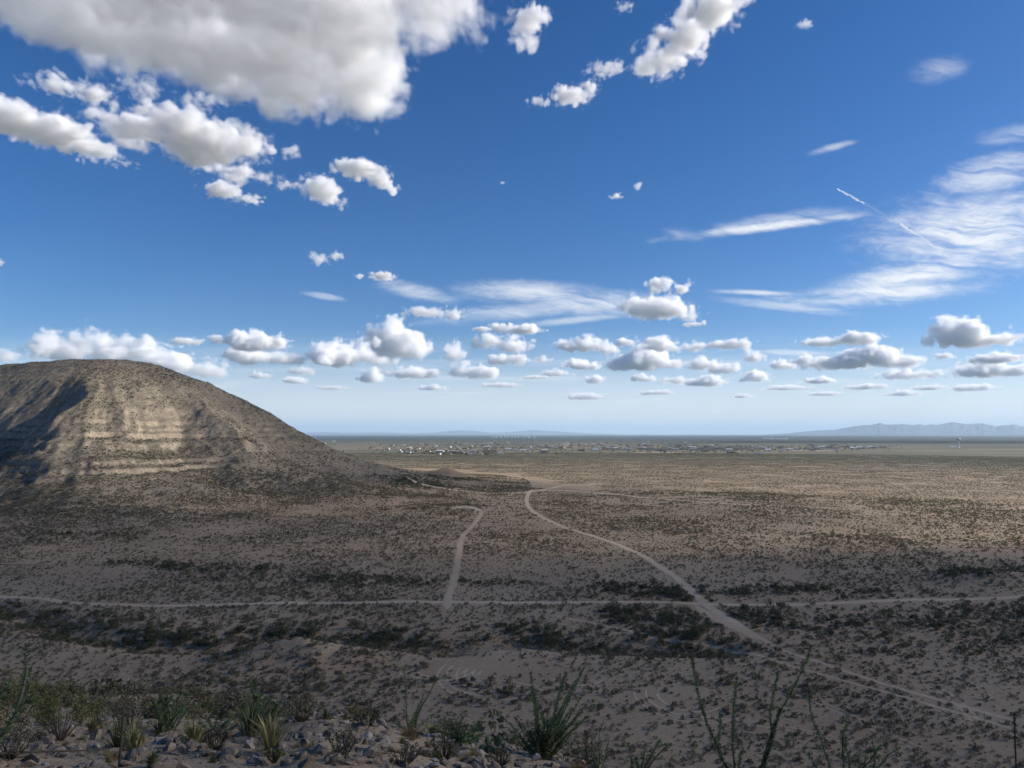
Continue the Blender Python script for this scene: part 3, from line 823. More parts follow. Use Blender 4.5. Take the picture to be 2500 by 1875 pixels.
# spiky plants along the crest of the hill
# ------------------------------------------------------------------ the town
def wall_mat(name, c): 
    return plain_material(name, tuple(v * 0.9 for v in c), c, 0.4)
WM = {n: wall_mat("wall_" + n, c) for n, c in dict(white=(0.70, 0.68, 0.64), cream=(0.62, 0.54, 0.43), tan=(0.42, 0.33, 0.24), brown=(0.2, 0.14, 0.1)).items()}
RM = {n: wall_mat("roof_" + n, c) for n, c in dict(metal=(0.5, 0.51, 0.53), brown=(0.13, 0.095, 0.075), grey=(0.24, 0.23, 0.23), white=(0.66, 0.65, 0.64)).items()}
def house_mesh(kind, wm, rm):
    mb = MB()
    def box(x0, x1, y0, y1, z0, z1, m=0, top=True):
        v = [(x0, y0, z0), (x1, y0, z0), (x1, y1, z0), (x0, y1, z0), (x0, y0, z1), (x1, y0, z1), (x1, y1, z1), (x0, y1, z1)]
        for f in ((0, 1, 5, 4), (1, 2, 6, 5), (2, 3, 7, 6), (3, 0, 4, 7)): mb.quad(*[v[i] for i in f], m)
        if top: mb.quad(v[4], v[5], v[6], v[7], m)
    def gable(x0, x1, y0, y1, z0, h, o=0.5):
        ym = (y0 + y1) / 2
        mb.quad((x0 - o, y0 - o, z0 - .1), (x1 + o, y0 - o, z0 - .1), (x1 + o, ym, z0 + h), (x0 - o, ym, z0 + h), 1)
        mb.quad((x1 + o, y1 + o, z0 - .1), (x0 - o, y1 + o, z0 - .1), (x0 - o, ym, z0 + h), (x1 + o, ym, z0 + h), 1)
        mb.tri((x0, y0, z0), (x0, ym, z0 + h * .95), (x0, y1, z0), 0); mb.tri((x1, y0, z0), (x1, y1, z0), (x1, ym, z0 + h * .95), 0)
    if kind == 'house':
        box(-9, 9, -5, 5, -.5, 3.2, 0, False); gable(-9, 9, -5, 5, 3.2, 2.0); box(4, 9, -9, -5.1, -.5, 2.9, 0, False); gable(4, 9, -9, -5.1, 2.9, 1.2, .3)
        mb.quad((-6, -5.02, .8), (-4, -5.02, .8), (-4, -5.02, 2.1), (-6, -5.02, 2.1), 1); mb.quad((0, -5.02, 0), (1.1, -5.02, 0), (1.1, -5.02, 2.1), (0, -5.02, 2.1), 1)
    elif kind == 'shed':
        box(-18, 18, -8, 8, -.5, 5.5, 0, False); gable(-18, 18, -8, 8, 5.5, 2.2)
        mb.quad((-3, -8.03, 0), (3, -8.03, 0), (3, -8.03, 4.2), (-3, -8.03, 4.2), 1)
    elif kind == 'trailer':
        box(-8, 8, -2.2, 2.2, .3, 3.4, 0); box(-8.3, 8.3, -2.5, 2.5, 3.42, 3.7, 1); mb.quad((-1, -2.23, .5), (.2, -2.23, .5), (.2, -2.23, 2.6), (-1, -2.23, 2.6), 1)
    elif kind == 'flat':
        box(-8, 8, -7, 7, -.5, 4.0, 0); box(-8.2, 8.2, -7.2, 7.2, 4.02, 4.5, 0, False); box(-3, 5, -2, 4, 4.02, 6.8, 0); mb.quad((-6, -7.03, 1), (-3, -7.03, 1), (-3, -7.03, 2.6), (-6, -7.03, 2.6), 1)
    return mb.mesh("house", [WM[wm], RM[rm]])
HOUSES = [house_mesh('house', 'cream', 'brown'), house_mesh('house', 'white', 'grey'), house_mesh('house', 'tan', 'brown'), house_mesh('house', 'white', 'metal'), house_mesh('trailer', 'white', 'white'), house_mesh('trailer', 'cream', 'metal'), house_mesh('flat', 'tan', 'grey'), house_mesh('flat', 'cream', 'white')]
SHEDS = [house_mesh('shed', 'white', 'metal'), house_mesh('shed', 'tan', 'metal'), house_mesh('shed', 'white', 'white')]
trnd = random.Random(99)
def place(mesh, px, py, name, label, cat, group=None, sc=1.0, rot=None):
    p = spot(px, py, 0)
    o = link(bpy.data.objects.new(name, mesh)); o.location = (p.x, p.y, float(land_h(np.array([p.x]), np.array([p.y]))[0]) - 0.2)
    o.rotation_euler = (0, 0, trnd.choice([0, math.pi / 2, 0.1, -0.12]) + trnd.uniform(-.1, .1) if rot is None else rot); o.scale = (sc,) * 3
    return tag(o, label, cat, group)
HL = ["brown-roofed cream house in the far town", "grey-roofed white house in the far town", "brown-roofed tan house in the far town", "metal-roofed white house in the far town", "long white trailer home in the far town", "cream trailer home with metal roof in the far town", "flat-roofed tan house in the far town", "flat-roofed cream house in the far town"]
clusters = [(900, 972, 80, 4), (1450, 966, 100, 4), (1005, 979, 60, 2.5), (960, 966, 90, 4), (1080, 968, 80, 4), (1150, 972, 80, 4), (1230, 965, 90, 4), (1330, 968, 90, 4), (1420, 971, 80, 4), (1520, 972, 90, 4), (1600, 970, 90, 3.5), (1690, 969, 80, 3), (1780, 968, 60, 2.5), (1860, 967, 60, 2), (1350, 960, 250, 3), (1000, 959, 200, 3), (1200, 955, 350, 2), (1560, 967, 100, 3)]
for i in range(285):
    cx, cyy, sx, sy = clusters[i % len(clusters)]
    px = trnd.gauss(cx, sx * 0.6); py = min(max(trnd.gauss(cyy, sy), 951), 984)
    k = trnd.randrange(8)
    zone = "at the near edge of" if py > 972 else "in the middle of" if py > 962 else "at the far edge of"
    side = "above the hill foot" if px < 930 else "behind the farmstead trees" if px < 1120 else "below the white blocks" if px < 1300 else "straight above the crossroads" if px < 1560 else "toward the water tower"
    lb = HL[k].replace("in the far town", zone + " town " + side)
    place(HOUSES[k], px, py, "house", lb, "house", "houses " + zone + " town " + side, trnd.uniform(0.9, 1.4))
for n, (px, py, k, lab) in enumerate([(1000, 980, 1, "long tan shed in the tree-shaded farmstead at the near edge of town"), (865, 977, 2, "white flat-looking shed at the town edge above the dark hill foot"), (1225, 963, 2, "long white greenhouse-like shed in the middle of town"), (1325, 964, 0, "white metal shed right of the long white shed"), (1650, 968, 1, "tan shed at the right end of the town"), (1850, 968, 0, "white metal shed by the last trees before the water tower"), (1880, 966, 2, "white shed nearest the water tower")]):
    place(SHEDS[k], px, py, "shed", lab, "shed", None, 0.7)
# row of tall white buildings near the horizon
mb = MB()
def tall_block(w, h):
    mb = MB()
    v = [(-w, -9, -1), (w, -9, -1), (w, 9, -1), (-w, 9, -1), (-w, -9, h), (w, -9, h), (w, 9, h), (-w, 9, h)]
    for f in ((0, 1, 5, 4), (1, 2, 6, 5), (2, 3, 7, 6), (3, 0, 4, 7), (4, 5, 6, 7)): mb.quad(*[v[i] for i in f], 0)
    mb.quad((-w * .4, -4, h + .02), (w * .4, -4, h + .02), (w * .4, -4, h + 4), (-w * .4, -4, h + 4), 0)
    for a in range(4):
        zz = h * (a + .4) / 4.2
        mb.quad((-w * .85, -9.05, zz), (w * .85, -9.05, zz), (w * .85, -9.05, zz + h * .06), (-w * .85, -9.05, zz + h * .06), 1)
    return mb.mesh("white_tower_block", [WM['white'], RM['grey']])
TB = [tall_block(w, h) for w, h in ((12, 30), (20, 26), (9, 34))]
for i, px in enumerate([1066, 1073, 1082, 1091, 1098, 1106, 1112, 1121, 1129, 1136, 1143, 1154]):
    place(TB[i % 3], px, 946.2, "white_tower_block", "white block in the bright row of tall buildings near the horizon", "building", "row of white blocks near the horizon", 1.0, math.radians(20))
for i, px in enumerate([1651, 1660, 1668, 1680, 1688, 1696]):
    place(SHEDS[0], px, 948.5, "shed", "white shed in the short bright row left of the far range", "shed", "short row of white sheds", 1.6, 0.3)
# water towers
def lathe(mb, prof, sides=20, m=0):
    n0 = len(mb.v)
    for r, z in prof:
        for k in range(sides):
            a = 2 * math.pi * k / sides; mb.v.append((r * math.cos(a), r * math.sin(a), z))
    for i in range(len(prof) - 1):
        for k in range(sides):
            a = n0 + i * sides + k; b = n0 + i * sides + (k + 1) % sides
            mb.f.append((a, b, b + sides, a + sides)); mb.m.append(m)
    mb.f.append(tuple(n0 + (len(prof) - 1) * sides + k for k in range(sides))); mb.m.append(m)
def water_tower(px, py, H, label, tank_r):
    p = spot(px, py, 0); e = empty("water_tower", (p.x, p.y, 0)); tag(e, label, "water tower")
    a = MB(); lathe(a, [(tank_r * .75, -1), (tank_r * .45, 2), (tank_r * .26, H * .12), (tank_r * .2, H * .3), (tank_r * .2, H * .72)]); a.build("pedestal", WM['white'], e)
    a = MB(); lathe(a, [(tank_r * .2, H * .70), (tank_r * .55, H * .76), (tank_r * .92, H * .82), (tank_r, H * .87), (tank_r * .93, H * .92), (tank_r * .6, H * .97), (tank_r * .12, H), (tank_r * .05, H * 1.03)]); a.build("tank", RM['white'], e)
    a = MB(); lathe(a, [(tank_r * 1.02, H * .86), (tank_r * 1.06, H * .86), (tank_r * 1.06, H * .875), (tank_r * 1.02, H * .875)]); a.build("catwalk", RM['grey'], e)
    return e
water_tower(2071, 967.5, 41, "slender white water tower standing alone on the right of the plain", 9.5)
water_tower(681, 945.5, 52, "white water tower at the horizon just right of the hill slope", 13.0)
water_tower(1062, 944, 45, "tiny water tower on the horizon above the left end of the white row", 9.0)
water_tower(1237, 943.5, 55, "tiny tower on the horizon right of the white row of buildings", 7.0)
water_tower(1399, 943, 55, "tiny tower on the horizon above the right half of town", 9.0)
place(SHEDS[0], 2058, 967.3, "shed", "small white shed at the foot of the lone water tower", "shed", None, 0.7, 0.0)
# bare fields between the houses
M_FIELD = ground_material("bare_field", (0.33, 0.255, 0.175), (0.28, 0.21, 0.145), (0.38, 0.31, 0.23), bump=0.02)
M_FIELD_G = ground_material("green_field", (0.085, 0.095, 0.045), (0.12, 0.115, 0.06), (0.15, 0.14, 0.08), bump=0.02)
for i, (x0, x1, y0, y1, mm, lab) in enumerate([(880, 1035, 981, 983.2, 0, "pale bare field strip before the farmstead"), (1090, 1190, 973.5, 975.5, 0, "pale bare strip behind the farmstead"), (1360, 1460, 976.5, 979, 0, "pale bare lot right of the farmstead"), (800, 870, 967, 969, 0, "tan strip beside the hill slope"), (1210, 1300, 958, 959.6, 0, "thin tan strip beyond the long shed"), (1040, 1160, 960.5, 962, 1, "dull green strip in the town"), (1420, 1560, 958, 959.5, 1, "dull green strip at the right of town"), (1700, 1800, 972.4, 974.4, 0, "sandy lot at the right end of town"), (930, 1010, 968.5, 970.3, 0, "tan lot behind the farmstead trees")]):
    P = [spot(a, b, 0) for a, b in ((x0, y1), (x1, y1), (x1 + 8, y0), (x0 + 5, y0))]
    V = []
    for v_ in range(9):
        for u_ in range(25):
            a = P[0].lerp(P[1], u_ / 24); b = P[3].lerp(P[2], u_ / 24); c = a.lerp(b, v_ / 8)
            jx = 18 * trnd.uniform(-1, 1) if v_ in (0, 8) or u_ in (0, 24) else 0
            V.append((c.x + jx, c.y + jx, 0.25))
    V = np.array(V); V[:, 2] += ground_h(V[:, 0], V[:, 1])
    i_, j_ = np.meshgrid(np.arange(24), np.arange(8))
    q = np.stack([j_ * 25 + i_, j_ * 25 + i_ + 1, (j_ + 1) * 25 + i_ + 1, (j_ + 1) * 25 + i_], -1).reshape(-1, 4)
    tag(mesh_obj("field", V, q, (M_FIELD, M_FIELD_G)[mm]), lab, None, None, "structure")
# the town's trees, one dark mass
TX, TY, TS = [], [], []
for i in range(1900):
    cx, cyy, sx, sy = clusters[i % len(clusters)]
    if i % 19 == 0: cx, cyy, sx, sy = 985, 980.5, 40, 1.0
    px = trnd.gauss(cx, sx * 0.8); py = min(max(trnd.gauss(cyy, sy * 1.1), 948.5), 985)
    p = spot(px, py, 0); TX.append(p.x); TY.append(p.y); TS.append(trnd.uniform(1.5, 3.2))
TX = np.array(TX); TY = np.array(TY)
instancer("town_trees", first[4] if 4 in first else first[5], TX, TY, land_h(TX, TY) - 0.3, np.array(TS), "dark trees among the houses of the far town")
# ------------------------------------------------------------------ haze
hz_m = bpy.data.materials.new("haze_air"); hz_m.use_nodes = True
nt = hz_m.node_tree; nt.nodes.clear()
o_ = nt.nodes.new('ShaderNodeOutputMaterial'); v_ = nt.nodes.new('ShaderNodeVolumePrincipled')
v_.inputs['Color'].default_value = (0.58, 0.79, 1.0, 1); v_.inputs['Density'].default_value = 2.4e-5; v_.inputs['Anisotropy'].default_value = 0.1
nt.links.new(v_.outputs[0], o_.inputs['Volume']); hz_m.cycles.homogeneous_volume = True
B = 99000.0; z0, z1 = -9.0, 1020.0
haze = mesh_obj("haze", [(-B, -B, z0), (B, -B, z0), (B, B, z0), (-B, B, z0), (-B, -B, z1), (B, -B, z1), (B, B, z1), (-B, B, z1)], np.array([(0, 3, 2, 1), (4, 5, 6, 7), (0, 1, 5, 4), (1, 2, 6, 5), (2, 3, 7, 6), (3, 0, 4, 7)]), hz_m)
tag(haze, "pale blue haze lying over the plain", None, None, "stuff")
# ------------------------------------------------------------------ the near slope: rocks
def rock_material():
    mat, b, bs, out = new_mat("limestone")
    tc = b.node('ShaderNodeTexCoord'); oi = b.node('ShaderNodeObjectInfo')
    v = b.vm('ADD', tc.outputs['Object'], b.comb(b.m('MULTIPLY', oi.outputs['Random'], 37.0), 0.0, 0.0))
    n = b.noise(v, 3.0, 5, 0.65); n2 = b.noise(v, 14.0, 4, 0.6)
    col = b.mix(b.smooth(n, 0.35, 0.65), (0.15, 0.118, 0.086), (0.30, 0.242, 0.18))
    col = b.mix(b.m('MULTIPLY', b.smooth(n2, 0.55, 0.75), 0.6), col, (0.085, 0.08, 0.076))
    col = b.mix(b.smooth(oi.outputs['Random'], 0.82, 0.98, 0.0, 0.65), col, (0.46, 0.42, 0.37))
    b.put(bs.inputs['Base Color'], col)
    bp = b.node('ShaderNodeBump'); bp.inputs['Distance'].default_value = 0.02; bp.inputs['Strength'].default_value = 0.9
    b.put(bp.inputs['Height'], b.m('ADD', n, n2)); b.nt.links.new(bp.outputs[0], bs.inputs['Normal'])
    return mat
M_ROCK = rock_material()
def rock_mesh(seed):
    import bmesh
    rnd = random.Random(seed)
    bm = bmesh.new(); bmesh.ops.create_icosphere(bm, subdivisions=2, radius=0.5)
    cuts = [(rvec(rnd), rnd.uniform(0.14, 0.36)) for _ in range(13)]
    for v in bm.verts:
        for n, d in cuts:
            e = v.co.dot(n) - d
            if e > 0: v.co -= n * e * 0.95
    s = (rnd.uniform(0.9, 1.5), rnd.uniform(0.7, 1.1), rnd.uniform(0.45, 0.85))
    for v in bm.verts: v.co = Vector((v.co.x * s[0], v.co.y * s[1], v.co.z * s[2])) + rvec(rnd) * 0.02
    me = bpy.data.meshes.new("rock"); bm.to_mesh(me); bm.free(); me.materials.append(M_ROCK)
    return me
ROCKS = [rock_mesh(500 + k) for k in range(9)]
frnd = random.Random(2024)
n_rock = 0; cand = []
RMARK = [(60,1640,"in the bottom left corner"),(250,1635,"around the drooping yucca"),(420,1625,"around the round pale yucca"),(590,1635,"around the bright yellow yucca"),(700,1570,"below the small green yucca"),(760,1645,"at the bottom edge below the small green yucca"),(890,1600,"below the thin ocotillo"),(940,1650,"at the bottom edge below the arching ocotillo"),(1060,1635,"around the prickly pear"),(1170,1645,"at the foot of the largest ocotillo"),(330,1590,"at the foot of the upright ocotillo")]
for i in range(16000):
    a = math.radians(frnd.uniform(-40, 18)); r = math.sqrt(frnd.uniform(9 ** 2, 27 ** 2))
    cand.append((r * math.sin(a), r * math.cos(a), 0.03 + 0.34 * frnd.random() ** 8))
cx_ = np.array([c[0] for c in cand]); cy_ = np.array([c[1] for c in cand]); cs_ = np.array([c[2] for c in cand])
patchy = fbm2(cx_ / 3.0 + 7, cy_ / 3.0, 3)
azd = np.degrees(np.arctan2(cx_, cy_))
lim = np.interp(azd, [-40, -30, -22, -12, 0, 8, 18], [13, 15, 17, 19, 20, 20, 16])     # the stony edge of the slope
kp = (patchy > -0.35 + 0.5 * sstep(np.hypot(cx_, cy_), lim - 2, lim + 4)) | (cs_ > 0.18)
kp &= np.hypot(cx_, cy_) < lim + 5
cand = [c for c, k in zip(cand, kp) if k]
cand.sort(key=lambda c: -c[2] / math.hypot(c[0], c[1]))
small = []
for cx, cy_v, s_ in cand:
    z_ = drop(cx, cy_v); p = (cx, cy_v, z_ + s_ * 0.3)
    if n_rock < 300 and in_frame(p, 10) and seen(p):
        big = n_rock < 12
        o = link(bpy.data.objects.new("rock", ROCKS[frnd.randrange(9)]))
        o.location = (cx, cy_v, z_ + s_ * 0.12); o.scale = (s_ * frnd.uniform(.9, 1.2), s_, s_ * frnd.uniform(.8, 1.1)); o.rotation_euler = (frnd.uniform(-.4, .4), frnd.uniform(-.4, .4), frnd.uniform(0, 6.28))
        ip = in_frame(p, 10); zone = min(RMARK, key=lambda m: (m[0] - ip[0]) ** 2 + (m[1] - ip[1]) ** 2)[2]
        size_w = "large" if s_ > 0.2 else "middling" if s_ > 0.13 else "small"
        tag(o, size_w + " angular grey limestone rock " + zone, "rock", size_w + " limestone rocks " + zone)
        n_rock += 1
    else: small.append((cx, cy_v, z_ + s_ * 0.08, s_))
sm = np.array(small); rk = [o for o in bpy.data.objects if o.name.startswith("rock") and o.type == 'MESH']
for k in range(6):
    q = sm[k::6]
    src = next(o for o in rk if o.data == ROCKS[k])
    instancer("gravel", src, q[:, 0], q[:, 1], q[:, 2], q[:, 3], "small grey stones covering the near slope")
print("rocks", n_rock, len(small))

# ------------------------------------------------------------------ the near slope: plants
def foot(px, py, r_hint=None):
    """where a plant stands: on the land along that line of sight (also just below the picture)"""
    d = bearing(px, py)
    if r_hint:
        h = math.hypot(d.x, d.y); x, y = d.x / h * r_hint, d.y / h * r_hint
        return Vector((x, y, drop(x, y)))
    return sight(px, py)
def at_depth(px, py, r):
    d = bearing(px, py); return EYE + d * (r / math.hypot(d.x, d.y))

def ocotillo(base, stems, label, seed, leaf=1.0, rad=0.017, per=150, group="ocotillos on the near slope", lsize=1.0):
    """stems: lists of points (world) from the base up"""
    rnd = random.Random(seed)
    e = empty("ocotillo", base); tag(e, label, "ocotillo", group)
    lv = MB()
    for pts in stems:
        P = smooth_line([tuple(Vector(p) - base) for p in pts], 0.12)
        n = len(P); mb = MB()
        P = P + np.array([[rnd.gauss(0, .006) for _ in range(3)] for _ in range(n)])
        mb.tube([Vector(p) for p in P], [rad * (1.15 - 0.75 * i / (n - 1)) for i in range(n)], 6)
        mb.build("stem", M_OCO_STEM, e)
        L = sum(np.linalg.norm(P[i + 1] - P[i]) for i in range(n - 1))
        for k in range(int(per * L * leaf)):
            f = rnd.random() ** 0.8 * 0.93 + 0.07; i = min(int(f * (n - 1)), n - 2)
            c = Vector(P[i]).lerp(Vector(P[i + 1]), rnd.random())
            t = (Vector(P[i + 1]) - Vector(P[i])).normalized()
            o = rvec(rnd); o = (o - t * o.dot(t)).normalized()
            d = (o * 0.8 + t * 0.45).normalized(); s = rnd.uniform(0.03, 0.055) * lsize
            w = d.cross(t).normalized() * s * 0.34
            b0 = c + o * rad * 0.6
            lv.quad(b0, b0 + d * s * 0.55 + w, b0 + d * s, b0 + d * s * 0.55 - w)
    if lv.f: lv.build("leaves", M_OCO_LEAF, e)
    return e
def fan(base, r, tips, rnd, droop=0.0, jit=0.25, low=0.0):
    """stems from the base to tips given as photograph points"""
    out = []
    for (a, b) in tips:
        T = at_depth(a, b, r + rnd.uniform(-jit, jit) * 3)
        B = base + Vector((rnd.uniform(-.1, .1), rnd.uniform(-.1, .1), -0.05))
        d = T - B; out_ = Vector((d.x, d.y, 0))
        m1 = B + Vector((d.x * 0.22 , d.y * 0.22, d.z * 0.34)) + out_ * 0.10
        m2 = B + Vector((d.x * 0.62, d.y * 0.62, d.z * 0.68)) + out_ * 0.04 + rvec(rnd) * 0.03
        out.append([B, m1, m2, T])
    return out
R = random.Random(77)
b0 = foot(1168, 1634); r0 = math.hypot(b0.x, b0.y)
tips = [(1080,1545),(1112,1548),(1128,1568),(1146,1452),(1152,1500),(1158,1530),(1172,1540),(1190,1515),(1200,1545),(1212,1470),(1222,1452),(1230,1500),(1240,1478),(1248,1470),(1262,1440),(1258,1500),(1268,1520),(1272,1545),(1255,1540),(1222,1555),(1236,1530),(1185,1560),(1144,1580),(1110,1590),(1100,1575),(1205,1560)]
ocotillo(b0, fan(b0, r0, tips, R), "largest many-stemmed green ocotillo in the middle of the near slope", 1, 1.0)
b1 = foot(884, 1578); r1 = math.hypot(b1.x, b1.y)
ocotillo(b1, fan(b1, r1, [(872,1440),(950,1457),(916,1495),(928,1498),(870,1530),(905,1520),(935,1545),(896,1540),(858,1560)], R), "thin ocotillo with two long bare-looking stems, left of the largest one", 2, 0.55)
b2 = foot(985, 1606); r2 = math.hypot(b2.x, b2.y)
ocotillo(b2, fan(b2, r2, [(1042,1558),(1030,1562),(1020,1580),(1035,1590),(1005,1565),(990,1560),(960,1550),(1000,1545),(945,1575),(1028,1605),(975,1570)], R), "low arching ocotillo leaning toward the largest one", 3, 1.2)
b3 = foot(360, 1580); r3 = math.hypot(b3.x, b3.y)
ocotillo(b3, fan(b3, r3, [(328,1510),(345,1500),(355,1520),(372,1500),(385,1492),(395,1508),(408,1496),(418,1520),(400,1530),(340,1530),(365,1540)], R), "upright green ocotillo above the two pale yuccas", 4, 1.2)
b4 = foot(548, 1590); r4 = math.hypot(b4.x, b4.y)
ocotillo(b4, fan(b4, r4, [(545,1472),(535,1500),(560,1500),(575,1505),(590,1500),(600,1520),(610,1512),(525,1520),(540,1530),(585,1530),(565,1520),(555,1540),(520,1545)], R), "dense green ocotillo behind the yellow yucca", 5, 1.3)
b5 = foot(460, 1590); r5 = math.hypot(b5.x, b5.y)
ocotillo(b5, fan(b5, r5, [(430,1560),(500,1545),(520,1535),(490,1560),(470,1545),(445,1550),(510,1565)], R), "small leaning ocotillo between the upright one and the dense one", 6, 1.0)
# close stems at the left edge
bl = foot(-180, 1760, 4.6)
def pts(lst, r): return [at_depth(a, b, r) for a, b in lst]
ocotillo(bl, [[bl] + pts([(-40,1640),(0,1603),(28,1555),(45,1500),(52,1455),(58,1408)], 4.6), [bl] + pts([(-60,1650),(5,1590),(40,1540),(75,1500)], 4.4), [bl] + pts([(-90,1600),(-20,1530),(20,1480)], 4.8)], "close ocotillo with thick leafy stems reaching in at the left edge", 7, 1.9, 0.013, lsize=0.5)
# right-hand ocotillos whose feet are below the picture
z3 = lambda L: [((1600 + a / 2.458) * .8848, (1500 + b / 2.458) * .8848) for a, b in L]
r7 = 15.0; b7 = foot(1622, 1700, r7)
ocotillo(b7, [[b7] + pts(z3(L), r7) for L in ([(430,920),(330,700),(270,540),(220,270)], [(480,920),(465,650),(490,380)], [(630,920),(700,760),(690,580),(740,340)], [(640,900),(720,650),(850,400),(930,210)], [(410,880),(380,760),(395,600)], [(650,930),(715,700),(745,560)], [(510,950),(500,900),(525,800)])], "tall ocotillo with five long stems rising from below the picture", 8, 1.5, 0.016)
r8 = 14.0; b8 = foot(1800, 1720, r8)
ocotillo(b8, [[b8] + pts(z3(L), r8) for L in ([(1050,930),(1000,760),(935,600),(920,490)], [(1130,930),(1122,740),(1155,640)], [(1165,930),(1135,780),(1115,700)], [(1220,930),(1215,880),(1225,820)], [(1240,930),(1290,870),(1340,790)], [(1310,920),(1315,850),(1305,770)], [(1330,930),(1390,850),(1470,800)], [(980,940),(940,880),(920,840)], [(1250,930),(1260,880),(1270,840)])], "right-hand ocotillo with short forked stems and one bent grey stem", 9, 1.1, 0.015)
z2 = lambda L: [((800 + a / 2.602) * .8848, (1500 + b / 2.602) * .8848) for a, b in L]
r9 = 13.0; b9 = foot(1385, 1690, r9)
ocotillo(b9, [[b9] + pts(z2(L), r9) for L in ([(1935,980),(1930,900),(1912,820)], [(1990,980),(2010,900),(2020,825)], [(2010,990),(2070,880),(2112,790)], [(2030,990),(2090,900),(2162,825)], [(1965,980),(1962,940),(1960,910)])], "small ocotillo at the bottom edge right of the largest one", 10, 0.9, 0.018)
ra = 12.0; ba = foot(1262, 1680, ra)
ocotillo(ba, [[ba] + pts(z2(L), ra) for L in ([(1700,980),(1670,880),(1640,800)], [(1720,980),(1722,820),(1745,680)], [(1690,985),(1640,900),(1590,850)], [(1740,985),(1770,850),(1790,770)], [(1710,985),(1690,900),(1700,820)])], "thin wispy ocotillo just right of the largest one", 11, 0.5, 0.010)

def yucca(px, py, wpx, hpx, label, seed, mat, dry=0.0, r=None, name="yucca"):
    rnd = random.Random(seed); b = foot(px, py, r); rg = math.hypot(b.x, b.y)
    s = 2500 / 2212 / FPX * rg * 1.08
    W_, H_ = wpx * s, hpx * s
    e = empty(name, b); tag(e, label, name, "yuccas on the near slope")
    for part, n, mt, f in (("leaf_rosette", 60, mat, 1.0), ("dry_skirt", int(34 * dry), M_DRY, 0.6)):
        if n == 0: continue
        mb = MB()
        for k in range(n):
            a = rnd.uniform(0, 6.283); el = rnd.uniform(0.45, 1.5) if part == "leaf_rosette" else rnd.uniform(0.0, 0.6)
            L = H_ * f * rnd.uniform(0.75, 1.1)
            o = Vector((math.cos(a), math.sin(a), 0))
            h = min(math.cos(el) * L, W_ * 0.6)
            p0 = o * 0.03 + Vector((0, 0, -0.02)); p1 = o * h * 0.45 + Vector((0, 0, math.sin(el) * L * 0.6)); p2 = o * h + Vector((0, 0, math.sin(el) * L * rnd.uniform(0.8, 1)))
            w = Vector((-math.sin(a), math.cos(a), 0)) * rnd.uniform(0.010, 0.017)
            mb.quad(p0 - w * .7, p0 + w * .7, p1 + w, p1 - w); mb.tri(p1 - w, p1 + w, p2)
        mb.build(part, mt, e)
    return e
yucca(255, 1622, 85, 62, "pale green yucca with drooping leaves at the lower left", 21, M_YUCCA, 0.8)
yucca(290, 1625, 60, 52, "small yucca touching the pale drooping one", 22, M_YUCCA_Y, 0.5)
yucca(420, 1615, 62, 62, "round pale yucca between the drooping one and the yellow one", 23, M_YUCCA_Y, 1.0)
yucca(585, 1625, 82, 85, "bright yellow yucca in front of the dense ocotillo", 24, M_YUCCA_Y, 1.0)
yucca(540, 1600, 80, 75, "dark green yucca tucked behind the yellow one", 25, M_YUCCA, 0.0)
yucca(703, 1563, 36, 34, "small green yucca on the rocks right of the yellow one", 26, M_YUCCA, 0.2)
yucca(205, 1585, 55, 38, "pale low yucca left of the drooping one", 27, M_YUCCA_Y, 0.5)
yucca(345, 1590, 45, 35, "little yucca at the foot of the upright ocotillo", 28, M_YUCCA, 0.6)
yucca(935, 1590, 36, 26, "yellow-green yucca under the thin ocotillo", 29, M_YUCCA_Y, 0.4)
yucca(330, 1658, 26, 34, "young yucca cut by the bottom edge at the lower left", 30, M_YUCCA, 0.2)

def mound(px, py, wpx, hpx, label, seed, mat, cat="grass tuft", r=None, n=520):
    rnd = random.Random(seed); b = foot(px, py, r); rg = math.hypot(b.x, b.y); s = 2500 / 2212 / FPX * rg
    mb = MB()
    for k in range(n):
        a = rnd.uniform(0, 6.283); q = math.sqrt(rnd.random()); base = Vector((math.cos(a) * q * wpx * s * .35, math.sin(a) * q * wpx * s * .35, -0.02))
        tip = base + Vector((math.cos(a) * q * wpx * s * .22, math.sin(a) * q * wpx * s * .22, hpx * s * (1 - .5 * q * q) * rnd.uniform(.6, 1.1))) + rvec(rnd) * 0.03
        w = Vector((-math.sin(a), math.cos(a), 0)) * 0.005
        mb.tri(base - w, base + w, tip)
    o = mb.build("grass_tuft", mat); o.location = b; tag(o, label, cat, "dry grass tufts on the near slope")
mound(885, 1592, 50, 26, "golden dry grass tuft under the thin ocotillo", 31, M_DRY)
mound(1020, 1640, 48, 26, "golden dry grass mound left of the prickly pear", 32, M_DRY)
mound(1248, 1672, 56, 30, "golden dry grass tuft on the bottom edge right of the largest ocotillo", 33, M_DRY)
mound(320, 1530, 22, 26, "small golden grass tuft above the upright ocotillo's foot", 34, M_DRY)
mound(1075, 1632, 26, 20, "yellowish grass tuft beside the prickly pear pads", 35, M_DRY)

for i_ in range(26):
    mound(frnd.uniform(60, 1120), frnd.uniform(1585, 1650), frnd.uniform(14, 30), frnd.uniform(12, 24), "small straw-coloured grass tuft between the rocks of the near slope", 700 + i_, frnd.choice([M_DRY, M_GREENSH]) if i_ % 3 else M_DRY, n=150)
